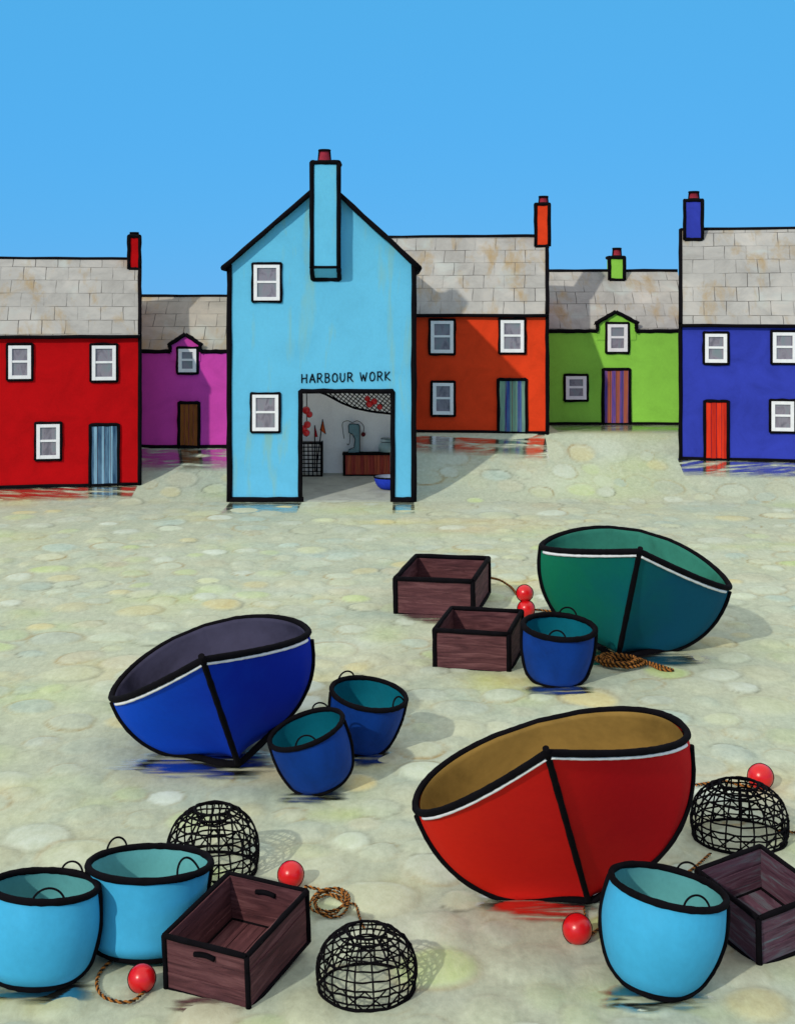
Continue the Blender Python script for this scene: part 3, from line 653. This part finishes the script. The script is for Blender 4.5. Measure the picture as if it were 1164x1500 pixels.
# ------------------------------------------------------------------ fitted poses
def tilt(yaw, pitch, roll):
    return Matrix.Rotation(pitch, 3, 'X') @ Matrix.Rotation(roll, 3, 'Y') @ Matrix.Rotation(yaw, 3, 'Z')
def rest(P, M, sink):
    A = np.asarray(P, float).reshape(-1, 3) @ np.array(M).T; return -A[:, 2].min()-sink
def contour(P, o_loc, M, rim_mask, to_rim):
    """lower silhouette of a hull or tub as the camera sees it: the outer points, as a path that skips the open rim"""
    Q = np.asarray(P).reshape(-1, 3); W = Q @ np.array(M).T+np.array(o_loc)
    s = np.stack([W[:, 0]/W[:, 1], (W[:, 2]-H)/W[:, 1]], 1)
    idx = sorted(range(len(s)), key=lambda i: (s[i, 0], s[i, 1]))
    def half(seq):
        h_ = []
        for i in seq:
            while len(h_) > 1:
                a, b = s[h_[-1]]-s[h_[-2]], s[i]-s[h_[-2]]
                if a[0]*b[1]-a[1]*b[0] <= 0: h_.pop()
                else: break
            h_.append(i)
        return h_
    low = half(idx)
    k = [i for i in low if not rim_mask[i]]
    return [Q[i] for i in to_rim(k[0])[::-1]+k+to_rim(k[-1])], k
def resample(P, k):
    P = np.asarray(P); L = np.concatenate([[0], np.cumsum(np.linalg.norm(np.diff(P, axis=0), axis=1))]); t = np.linspace(0, L[-1], k)
    return np.stack([np.interp(t, L, P[:, i]) for i in range(3)], 1)
def relax(P, it=3):
    P = P.copy()
    for _ in range(it): P[1:-1] = .25*P[:-2]+.5*P[1:-1]+.25*P[2:]
    return P

def toward(P, loc, M, k):
    """shift an outline off the skin towards the camera and keep it above the ground"""
    v = np.array(M.transposed() @ (Vector((0, 0, H))-Vector(loc)).normalized()); P = P+v*k; up = np.array(M.transposed() @ Vector((0, 0, 1))); w = P @ up+loc[2]
    return P+np.maximum(0, k*1.0-w)[:, None]*up
# ------------------------------------------------------------------ boats
def boat_grid(B, L, D, sh, ss, rake, ns=61, nt=33):
    s = np.linspace(0, 1, ns)**1.3; Y = -L/2+L*s; m = .58
    u = np.minimum(s/m, 1); v = np.clip((s-m)/(1-m), 0, 1)
    f = np.where(s < m, 1-(1-u)**1.55, np.sqrt(np.maximum(0, 1-v**2.2))); g = D+sh*(1-u)**1.6+ss*v**2; t = np.linspace(0, 1, nt); out = np.zeros((ns, nt, 3))
    for i in range(ns):
        ang = t*PI/2; bl = min(1, s[i]/.45); fx = (1-bl)*t+bl*np.sin(ang)**.8; fz = (1-bl)*t+bl*(1-np.cos(ang)); kz = .35*D*max(0, v[i])**2
        out[i, :, 0] = B/2*f[i]*fx; out[i, :, 2] = kz+(g[i]-kz)*fz; out[i, :, 1] = Y[i]+rake*(1-fz)*max(0, 1-s[i]/.6)-.12*L*(1-fz)*v[i]
    return out
def make_boat(par, label, hullc, innerc, lw):
    X, d, yaw, pi_, ro, B, L, D, sh, ss, rake = par; G = boat_grid(B, L, D, sh, ss, rake); M = tilt(yaw, pi_, ro); Gm = G.copy(); Gm[..., 0] *= -1
    z = rest(G, M, .05); z = max(z, rest(Gm, M, .05)); loc = (X, d, z); px = d/F
    o = thing('rowing_boat', label, 'boat', loc, M, 'beached rowing boats')
    full = np.concatenate([Gm[:, ::-1], G[:, 1:]], 1)               # station, across
    m = MB(); m.grid(full, flip=False); m.build('hull', hullc, o)
    I = full.copy(); I[..., 0] *= .965; I[..., 1] = I[..., 1]*.965; I[..., 2] = G[:, :, 2].max()*0+full[..., 2]+.05*(1-0); I[:, 0, 2] -= .05; I[:, -1, 2] -= .05
    m = MB(); m.grid(I, flip=True); m.build('inside', innerc, o)
    gun = np.concatenate([G[:, -1], Gm[::-1][1:-1, -1]]); r = lw/2*px
    m = MB(); m.tube(resample(np.vstack([gun, gun[:1]]), 150)[:-1], r, closed=True, n=10, wob=.06); m.build('gunwale', BLACK, o)
    st = resample(G[0], 24); e = st[-1]+(st[-1]-st[-2])/np.linalg.norm(st[-1]-st[-2])*.06; m = MB(); m.tube(np.vstack([st, e]), r*.92, n=10, wob=.08); m.build('stem', BLACK, o)
    stripe = MB()
    for g in (G, Gm):
        k = 27; nrm = []
        for i in range(1, 36):
            a, b = g[i, -1], g[i, k-1]; w = (b-a)/np.linalg.norm(b-a); off = r*1.0+lw*.20*px
            q = a+w*off; tx = g[min(i+1, 60), k]-g[i-1, k]; nn = np.cross(tx, w); nn /= np.linalg.norm(nn); nn *= np.sign(nn[0])*np.sign(g[20, -1, 0])
            nrm.append(q+nn*.012)
        stripe.tube(resample(nrm, 40), lw*.27*px, n=8, wob=.1)
    stripe.build('rubbing_stripe', WHITE, o)
    allp = np.concatenate([G.reshape(-1, 3), Gm.reshape(-1, 3)]); mask = np.zeros(G.shape[:2], bool); mask[:, -1] = True; mask = np.concatenate([mask.ravel()]*2)
    ns_, nt_ = G.shape[:2]; c, _ = contour(allp, loc, M, mask, lambda i: list(range(i+4, (i//nt_)*nt_+nt_, 4))); P = toward(relax(resample(c, 70), 3), loc, M, lw*.40*px); m = MB(); m.tube(P, lw*.52*px, n=10, wob=.06); m.build('hull_outline', BLACK, o)  # black tube added along the hull's silhouette from the camera, a drawn outline
    return o, M, loc
def lit_shaded_hull(name, a, b_, half, rough=.7):
    """hull colour with light and shade painted in: brighter left, darker right, hue drifting"""
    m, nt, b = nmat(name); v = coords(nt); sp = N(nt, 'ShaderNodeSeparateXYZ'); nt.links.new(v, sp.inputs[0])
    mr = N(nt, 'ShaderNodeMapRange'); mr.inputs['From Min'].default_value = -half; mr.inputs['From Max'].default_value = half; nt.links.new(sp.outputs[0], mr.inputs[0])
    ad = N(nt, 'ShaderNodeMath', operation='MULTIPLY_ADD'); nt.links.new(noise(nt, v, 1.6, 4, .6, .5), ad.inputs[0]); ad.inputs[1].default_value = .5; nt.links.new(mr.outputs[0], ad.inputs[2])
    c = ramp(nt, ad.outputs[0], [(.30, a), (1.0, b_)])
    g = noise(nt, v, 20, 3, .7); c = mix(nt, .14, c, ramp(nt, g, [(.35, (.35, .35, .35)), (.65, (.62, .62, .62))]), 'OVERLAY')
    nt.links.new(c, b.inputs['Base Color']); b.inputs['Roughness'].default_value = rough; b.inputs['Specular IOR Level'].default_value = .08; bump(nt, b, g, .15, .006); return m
BLUE_HULL = lit_shaded_hull('blue_hull_paint', (.0008, .060, .52), (.002, .018, .33), 1.0)  # shade mixed into the hull colours: right side darker than left
GREEN_HULL = lit_shaded_hull('green_hull_paint', (.003, .145, .075), (.002, .075, .135), 1.2)
RED_HULL = lit_shaded_hull('red_hull_paint', (.64, .015, .006), (.50, .004, .008), 1.0)
IN_B = paint('plum_grey_inside', (.040, .038, .070), .7, .35, .9); IN_G = paint('green_inside', (.025, .15, .11), .7, .3, .9); IN_R = paint('tan_inside', (.24, .145, .036), .7, .25, .9)
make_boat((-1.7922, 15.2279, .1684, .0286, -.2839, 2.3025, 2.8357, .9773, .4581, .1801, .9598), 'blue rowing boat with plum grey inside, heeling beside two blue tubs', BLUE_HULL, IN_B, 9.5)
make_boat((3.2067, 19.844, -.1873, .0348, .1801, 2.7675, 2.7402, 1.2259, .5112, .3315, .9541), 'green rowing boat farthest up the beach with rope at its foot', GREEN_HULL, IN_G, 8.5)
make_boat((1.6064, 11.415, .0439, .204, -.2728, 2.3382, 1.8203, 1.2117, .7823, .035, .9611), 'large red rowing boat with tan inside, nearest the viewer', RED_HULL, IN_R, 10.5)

# ------------------------------------------------------------------ tubs
def tubprof(rt, rb, h_, bul, n=40):
    pr = []
    for k in range(n+1):
        t = k/n; r = rt+(rb-rt)*t+bul*math.sin(PI*min(1, t*1.05))
        if t > .8: r -= (.20*rb)*((t-.8)/.2)**2.5
        pr.append((r, h_*(1-t)))
    return pr
def make_tub(par, label, outer, inner, lw, hang, group):
    X, d, pi_, ro, rt, rb, h_, bul = par; bul = max(bul, -.02); pr = tubprof(rt, rb, h_, bul); M = tilt(0, pi_, ro); a = np.linspace(0, 2*PI, 64, endpoint=False)
    G = np.array([[(r*math.cos(t), r*math.sin(t), z) for t in a] for r, z in pr]); z = rest(G, M, .02); loc = (X, d, z); px = d/F
    o = thing('tub', label, 'tub', loc, M, group)
    m = MB(); m.grid(G, closed_j=True, flip=False); m.disc(pr[-1][0], pr[-1][1]+.001, 64); m.build('body', outer, o)
    ip = [(r-.018, max(zz, .03)) for r, zz in pr if zz > .02]; m = MB(); m.lathe(ip, 64, flip=True); m.disc(ip[-1][0]+.001, ip[-1][1], 64); m.build('lining', inner, o)
    r = lw/2*px; m = MB(); m.tube([(rt*math.cos(t), rt*math.sin(t), h_) for t in a], r, closed=True, n=10, wob=.08); m.build('rim', BLACK, o)
    mask = np.zeros(G.shape[:2], bool); mask[0] = True; c, _ = contour(G, loc, M, mask.ravel(), lambda i: list(range(i-64*3, -1, -64*3))); P = toward(relax(resample(c, 60), 3), loc, M, r*.8)
    rr = np.full(60, r*.95); m = MB(); m.tube(P, rr, n=10, wob=.08); m.build('tub_outline', BLACK, o)  # drawn outline: black tube added where the camera sees the tub's silhouette
    for t0, hw, hh, lean in hang:                                     # carrying loops
        m = MB(); pts = []
        for q in np.linspace(0, PI, 13):
            t = t0+hw*math.cos(q); k = rt*(1-lean*math.sin(q)); pts.append((k*math.cos(t), k*math.sin(t), h_+hh*math.sin(q)))
        m.tube(smooth(pts, 3), 1.6*px if lw > 9 else 1.3*px, n=8); m.build('handle', BLACK, o)
CYT = paint('cyan_tub_plastic', (.048, .36, .61), .6, .07, 1.2, spec=.1); CYI = paint('teal_tub_inside', (.10, .34, .36), .6, .08, 2)
DBT = paint('blue_tub_plastic', (.0015, .035, .22), .6, .2, 2.0, spec=.12); DBI = paint('petrol_tub_inside', (.003, .12, .17), .6, .12, 2)
CG, DG = 'pale blue carrying tubs', 'dark blue carrying tubs'
make_tub([-2.6965, 10.1929, -.1232, .074, .3927, .3741, .6307, .0467], 'pale blue tub cut by the left edge, left of its twin', CYT, CYI, 10.5, [(1.25, .24, .085, .0), (-1.25, .30, .085, .12)], CG)
make_tub([-1.9578, 10.6762, -.1143, .02, .4756, .4648, .6055, -.02], 'pale blue wide tub behind the near wooden crate', CYT, CYI, 10.5, [(2.35, .20, .10, .0), (-.70, .24, .12, .14)], CG)
make_tub([1.8833, 10.0619, -.0568, .1688, .423, .315, .70, .072], 'tilted pale blue tub in front of the red boat', CYT, CYI, 10.5, [(1.0, .22, .09, .0), (-1.25, .26, .09, .1)], CG)
make_tub([2.1145, 18.277, .1193, .0507, .4767, .3748, .7288, .0359], 'dark blue tub standing between crates and green boat', DBT, DBI, 8.5, [(1.2, .26, .12, .0), (-1.75, .24, .10, .1)], DG)
make_tub([-.4186, 15.4447, .134, .1523, .4234, .2832, .6394, .0362], 'dark blue tub, right and rear of pair beside blue boat', DBT, DBI, 7.5, [(2.3, .28, .09, .0), (-.55, .3, .09, .15)], DG)
make_tub([-.766, 14.2252, .1466, -.3025, .3958, .3137, .6014, .0367], 'dark blue tub leaning left, front of pair by blue boat', DBT, DBI, 7.5, [(1.2, .25, .08, .0), (-1.5, .28, .09, .12)], DG)

# ------------------------------------------------------------------ crates
def make_crate(par, label, mat, lw, slots, group='wooden fish crates'):
    X, d, yaw, pi_, ro, w, l, h_ = par; M = tilt(yaw, pi_, ro); c8 = [(x*w/2, y*l/2, z) for x in (-1, 1) for y in (-1, 1) for z in (0, h_)]; z = rest(c8, M, .02); px = d/F
    o = thing('crate', label, 'crate', (X, d, z), M, group); n = 3; t = .028
    for k in range(4):
        m = MB(); ln = w if k % 2 == 0 else l; R = Matrix.Rotation(k*PI/2, 4, 'Z'); off = (l if k % 2 == 0 else w)/2
        for i in range(n):
            jit = random.uniform(-.004, .004); zz0, zz1 = h_*i/n+.001, h_*(i+1)/n-.001
            m.box((-ln/2+.006+(t if k % 2 else 0), -off+jit, zz0), (ln/2-.006-(t if k % 2 else 0), -off+t+jit, zz1), R)
        p = m.build('side_panel', mat, o)
        if k in slots:
            for yy in (-off-.007, -off+t+.007):
                m = MB(); pts = [R @ Vector((q*.085*w/.7, yy, h_*.80+.016*math.cos(q*1.4))) for q in np.linspace(-1, 1, 9)]; m.tube(pts, .020*w/.7, n=8); m.build('hand_slot', BLACK, p)
    m = MB(); k = 4
    for i in range(k): m.box((-w/2+.03+(w-.06)*i/k+.004, -l/2+.03, .03), (-w/2+.03+(w-.06)*(i+1)/k-.004, l/2-.03, .055))
    m.build('base', mat, o)
    m = MB(); r = lw/2*px
    for zz in (0.0, h_):
        for i in range(4):
            q = [(-1, -1), (1, -1), (1, 1), (-1, 1)]; a, b = q[i], q[(i+1) % 4]; m.tube(seg((a[0]*w/2, a[1]*l/2, zz), (b[0]*w/2, b[1]*l/2, zz), 5, .3*px), r*(1 if zz else .8), wob=.1)
    for x, y in ((-1, -1), (1, -1), (1, 1), (-1, 1)): m.tube(seg((x*w/2, y*l/2, 0), (x*w/2, y*l/2, h_), 4, .3*px), r, wob=.1)
    k = .97
    for i in range(4):
        q = [(-1, -1), (1, -1), (1, 1), (-1, 1)]; a, b = q[i], q[(i+1) % 4]; m.tube(seg((a[0]*(w/2-.03), a[1]*(l/2-.03), .055), (b[0]*(w/2-.03), b[1]*(l/2-.03), .055), 4, .2*px), r*.55, wob=.1)
    m.build('corner_strap', BLACK, o)
WD = wood('brown_crate_wood', lin((52, 28, 33)), lin((84, 49, 53)), lin((114, 76, 78))); WD2 = wood('weathered_crate_wood', lin((50, 32, 44)), lin((88, 60, 74)), lin((92, 112, 118)))
make_crate([.7761, 22.9525, -.2216, .0442, -.0156, 1.277, 1.6499, .5981], 'brown wooden crate, rear one of the two by green boat', WD, 7.2, ())
make_crate([1.1637, 19.3922, -.2428, .0458, -.0134, 1.0363, 1.1729, .5464], 'brown wooden crate, front one of two by the far blue tub', WD, 7.2, ())
make_crate([-1.1899, 10.2949, -.4218, .1236, -.0258, .6956, .9112, .4143], 'brown crate with hand slots in front of wide pale blue tub', WD, 8.2, (0, 2))
make_crate([2.8812, 10.8511, .4444, .1705, -.0631, .6473, .7432, .4053], 'dark weathered crate cut off by the right edge', WD2, 8.5, ())

# ------------------------------------------------------------------ woven pots
def make_pot(px_, py_, wpx, hgt, label):
    c = gp(px_, py_); s = c.y/F; R = wpx/2*s; o = thing('woven_pot', label, 'lobster pot', (c.x, c.y, 0), Matrix.Rotation(rng.uniform(0, 6), 3, 'Z'), 'woven lobster pots'); sr = 1.3*s
    def rad(z):
        t = z/hgt
        return R*(.94+.06*math.sin(min(t/.3, 1)*PI/2)) if t < .3 else R*math.sqrt(max(0, 1-((t-.3)/.74)**2.3))
    def loop(z, r=None, w=0.0): 
        r = rad(z) if r is None else r; return [((r+rng.uniform(-w, w))*math.cos(t), (r+rng.uniform(-w, w))*math.sin(t), z+rng.uniform(-w, w)) for t in np.linspace(0, 2*PI, 40, endpoint=False)]
    m = MB(); zt = hgt*.985; rt = rad(zt)
    for k in range(22):
        a = 2*PI*k/22+rng.uniform(-.06, .06); b = a+rng.uniform(-.12, .12); zs = np.linspace(0, zt, 14)
        m.tube([(rad(z)*math.cos(a+(b-a)*z/zt), rad(z)*math.sin(a+(b-a)*z/zt), z) for z in zs], sr, n=6, wob=.2)
    m.build('ribs', BLACK, o)
    m = MB()
    for t in (.36, .50, .64, .77, .88): m.tube(loop(hgt*t, None, .006), sr, closed=True, n=6, wob=.2); 
    m.build('hoops', BLACK, o)
    m = MB()
    for k in range(13):
        for sg in (-1, 1):
            a = 2*PI*k/13+rng.uniform(-.05, .05); m.tube([(rad(z)*math.cos(a+sg*1.3*z/hgt), rad(z)*math.sin(a+sg*1.3*z/hgt), z) for z in np.linspace(0, hgt*.36, 6)], sr*.9, n=6, wob=.2)
    for t in (.12, .25): m.tube(loop(hgt*t, None, .008), sr, closed=True, n=6, wob=.2)
    m.build('lower_weave', BLACK, o)
    m = MB(); m.tube(loop(0.01, None, .004), sr*1.9, closed=True, n=8, wob=.15); m.build('base_hoop', BLACK, o)
    m = MB(); m.tube(loop(zt, rt, .003), sr*1.5, closed=True, n=8, wob=.15); m.tube(loop(hgt*.93, None, .003), sr*1.2, closed=True, n=8, wob=.15)
    for k in range(14):                                               # entry funnel hanging from the top ring
        a = 2*PI*k/14; m.tube([(rt*math.cos(a), rt*math.sin(a), zt), (rt*.72*math.cos(a+.15), rt*.72*math.sin(a+.15), hgt*.80)], sr*.9, n=6)
    m.tube(loop(hgt*.80, rt*.72), sr, closed=True, n=6); m.build('entry_funnel', BLACK, o); return c
make_pot(312, 1275, 134, .56, 'domed black woven pot behind the wide pale blue tub')
make_pot(537, 1447, 147, .43, 'domed black woven pot alone at the bottom centre')
make_pot(1082, 1227, 140, .515, 'domed black woven pot behind dark crate on the right')

# ------------------------------------------------------------------ floats on the beach
FG = 'red floats on the beach'
def gfloat(px, py, r, label):
    d = F*H/(py+r*.9-YH); return float_ball(px, py, r, d, label, FG)
gfloat(426, 1281, 19, 'red float behind the near brown crate by coiled rope')
gfloat(208, 1433, 20, 'red float between pale blue tubs and near brown crate')
gfloat(845, 1361, 21.5, 'red float in front of the red boat stem')
gfloat(1113, 1138, 18.5, 'red float behind the woven pot at right')
c2_, r2_ = gfloat(770, 892, 12.5, 'lower red float of the stacked pair near green boat')
float_ball(768, 869, 12, c2_.y+.03, 'upper red float of the stacked pair near green boat', FG, ground=False)

# ------------------------------------------------------------------ ropes
ROPE = paint('tarred_orange_rope', (.33, .13, .03), .8, .35, 30); ROPED = paint('dark_rope_strand', (.035, .02, .012), .8, .3, 30)
def rope(pts, r, label, name='rope', pitch=.07):
    P = resample(smooth(pts, 10), max(40, int(np.linalg.norm(np.diff(np.array([tuple(p) for p in smooth(pts, 6)]), axis=0), axis=1).sum()/pitch*7)))
    T = np.gradient(P, axis=0); T /= np.maximum(np.linalg.norm(T, axis=1), 1e-9)[:, None]; a = np.cross(T, [0, 0, 1.]); a /= np.maximum(np.linalg.norm(a, axis=1), 1e-6)[:, None]; b = np.cross(T, a); ph = np.arange(len(P))*2*PI/7
    o = thing(name, label, 'rope', tuple(P[0]))
    for k, (m_, nm, rr) in enumerate(((ROPE, 'strand', .62), (ROPED, 'strand', .5))):
        Q = P+r*.55*(np.cos(ph+k*PI)[:, None]*a+np.sin(ph+k*PI)[:, None]*b)-P[0]; m = MB(); m.tube(Q, r*rr, n=5); m.build(nm, m_, o)
def coil(cx, cy, rx, n, r, tails, label, seed, ky=1.05):
    g = np.random.default_rng(seed); c = gp(cx, cy); s = c.y/F; R = rx*s; pts = []
    for i in range(n*9):
        t = i*2*PI/9; k = R*(.45+.55*abs(math.sin(i*.37+seed)))*g.uniform(.85, 1.1)
        pts.append((c.x+k*math.cos(t)+.12*R*math.sin(i*.21), c.y+k*ky*math.sin(t), .025+r*1.3*(i/9)*.8+g.uniform(0, r)))
    e = [(*tuple(gp(x, y))[:2], z) for x, y, z in tails]; rope(pts+e, r, label, 'rope_coil')
def gz(x, y, z=.03): p = gp(x, y, z); return (p.x, p.y, z)
coil(490, 1332, 32, 4, .0105, [(520, 1330, .03), (527, 1350, .03), (533, 1368, .05)], 'coiled orange-brown rope between the red float and woven pot', 3, 1.55)
rope([gz(446, 1298, .05), gz(468, 1303), gz(490, 1313), gz(505, 1322)], .013, 'short orange-brown rope running from float to coil')
coil(905, 974, 34, 4, .021, [(945, 972, .03), (965, 978, .03), (985, 985, .03), (968, 984, .03), (950, 975, .03)], 'tangled orange-brown rope lying at foot of green boat', 5)
rope([gz(170, 1402), gz(150, 1420), gz(142, 1440), gz(150, 1458), gz(172, 1467), gz(195, 1466), gz(212, 1452)], .013, 'looped rope tied to float by the pale blue tubs')
rope([gz(716, 846, .25), gz(732, 850, .12), gz(748, 860), gz(757, 872)], .020, 'dark rope from the rear far crate to stacked floats')
rope([gz(781, 893, .06), gz(795, 894, .05), gz(815, 896, .06)], .018, 'short dark rope between stacked floats and green boat')
rope([gz(1018, 1150, .05), gz(1040, 1147), gz(1062, 1145), gz(1085, 1150), gz(1100, 1152)], .016, 'orange-brown rope between red boat and right float')
rope([gz(1140, 1216), gz(1150, 1217), gz(1166, 1220), gz(1190, 1222)], .013, 'rope leaving the woven pot toward the right edge')
rope([gz(1040, 1250), gz(1020, 1268), gz(1003, 1280), gz(980, 1292), gz(960, 1300)], .013, 'orange-brown rope from the right woven pot toward tilted tub')
rope([gz(862, 1372, .05), gz(872, 1364), gz(884, 1356), gz(897, 1350)], .012, 'short rope from the front float to tilted tub')
rope([gz(855, 1330, .03), gz(856, 1345, .03), gz(852, 1352, .06)], .010, 'short dark line from red boat stem to front float')

# wet sand under boats, tubs and crates
def wet_patch(cx, cy, rx, ry, seed):
    c = gp(cx, cy); s = c.y/F; RX = rx*s; RY = ry*c.y*c.y/(F*H)
    mb = MB(); n = 48; g = np.random.default_rng(int(seed*10)); ph = g.uniform(0, 6, 4)
    rad = lambda t: 1+.10*math.sin(3*t+ph[0])+.07*math.sin(7*t+ph[1])+.05*math.sin(13*t+ph[2])
    for i in range(n):
        t0, t1 = 2*PI*i/n, 2*PI*(i+1)/n
        P = lambda t, k: (c.x+RX*k*rad(t)*math.cos(t), c.y+RY*k*rad(t)*math.sin(t), .014)
        mb.quad([P(t0, .5), P(t0, 1), P(t1, 1), P(t1, .5)], [(0, .6), (0, 0), (1, 0), (1, .6)]); mb.quad([(c.x, c.y, .014), P(t0, .5), P(t1, .5)], [(0, 1), (0, .6), (1, .6)])
    struct(mb.build('wet_ground', wet_mat('wet_sand', seed, .37, .50, (.6, 5.0, 1), .9)))
wet_patch(300, 1120, 125, 24, 41.2); wet_patch(795, 1328, 95, 25, 43.9); wet_patch(925, 966, 115, 15, 47.1)
wet_patch(50, 1452, 100, 24, 49.5); wet_patch(955, 1464, 85, 24, 51.3); wet_patch(458, 1168, 55, 13, 53.8); wet_patch(540, 1112, 45, 12, 55.2); wet_patch(820, 1011, 55, 11, 57.7)
wet_patch(300, 1475, 60, 12, 59.1); wet_patch(640, 905, 55, 9, 61.7)

# ------------------------------------------------------------------ sky, sun, camera
w = bpy.data.worlds.new('World'); scene.world = w; w.use_nodes = True; nt = w.node_tree; bg = nt.nodes['Background']
sk = N(nt, 'ShaderNodeTexSky', sky_type='NISHITA', sun_disc=False); sk.sun_elevation = SUN_EL; sk.sun_rotation = PI+SUN_AZ; sk.ozone_density = 3; sk.dust_density = 0
tc = N(nt, 'ShaderNodeTexCoord'); sp = N(nt, 'ShaderNodeSeparateXYZ'); nt.links.new(tc.outputs['Generated'], sp.inputs[0])
cl = ramp(nt, sp.outputs[2], [(0.0, (.66, 4.25, 9.0)), (.12, (.68, 4.25, 8.9)), (.235, (.72, 4.3, 8.5)), (.36, (5.6, 6.4, 7.8)), (.56, (10.5, 10.4, 10.3))])
c = mix(nt, .92, sk.outputs[0], cl); nt.links.new(c, bg.inputs[0]); bg.inputs[1].default_value = .1
sl_ = bpy.data.lights.new('sun', 'SUN'); sl_.energy = 2.5; sl_.angle = math.radians(1.2); sl_.color = (1, .93, .80); so = bpy.data.objects.new('sun', sl_); COL.objects.link(so)
dv = Vector((math.sin(SUN_AZ)*math.cos(SUN_EL), math.cos(SUN_AZ)*math.cos(SUN_EL), -math.sin(SUN_EL))); so.rotation_euler = dv.to_track_quat('-Z', 'Y').to_euler(); so.location = (-20, -20, 30)
cam = bpy.data.cameras.new('camera'); co = bpy.data.objects.new('camera', cam); COL.objects.link(co); co.location = (0, 0, H); co.rotation_euler = (PI/2, 0, 0)
cam.sensor_fit = 'VERTICAL'; cam.sensor_height = 36; cam.lens = 36*F/1500; cam.shift_y = -(750-YH)/1500; cam.clip_end = 5000; cam.clip_start = .1
scene.camera = co
scene.view_settings.view_transform = 'Standard'; scene.view_settings.look = 'None'; scene.view_settings.exposure = 0; scene.view_settings.gamma = 1
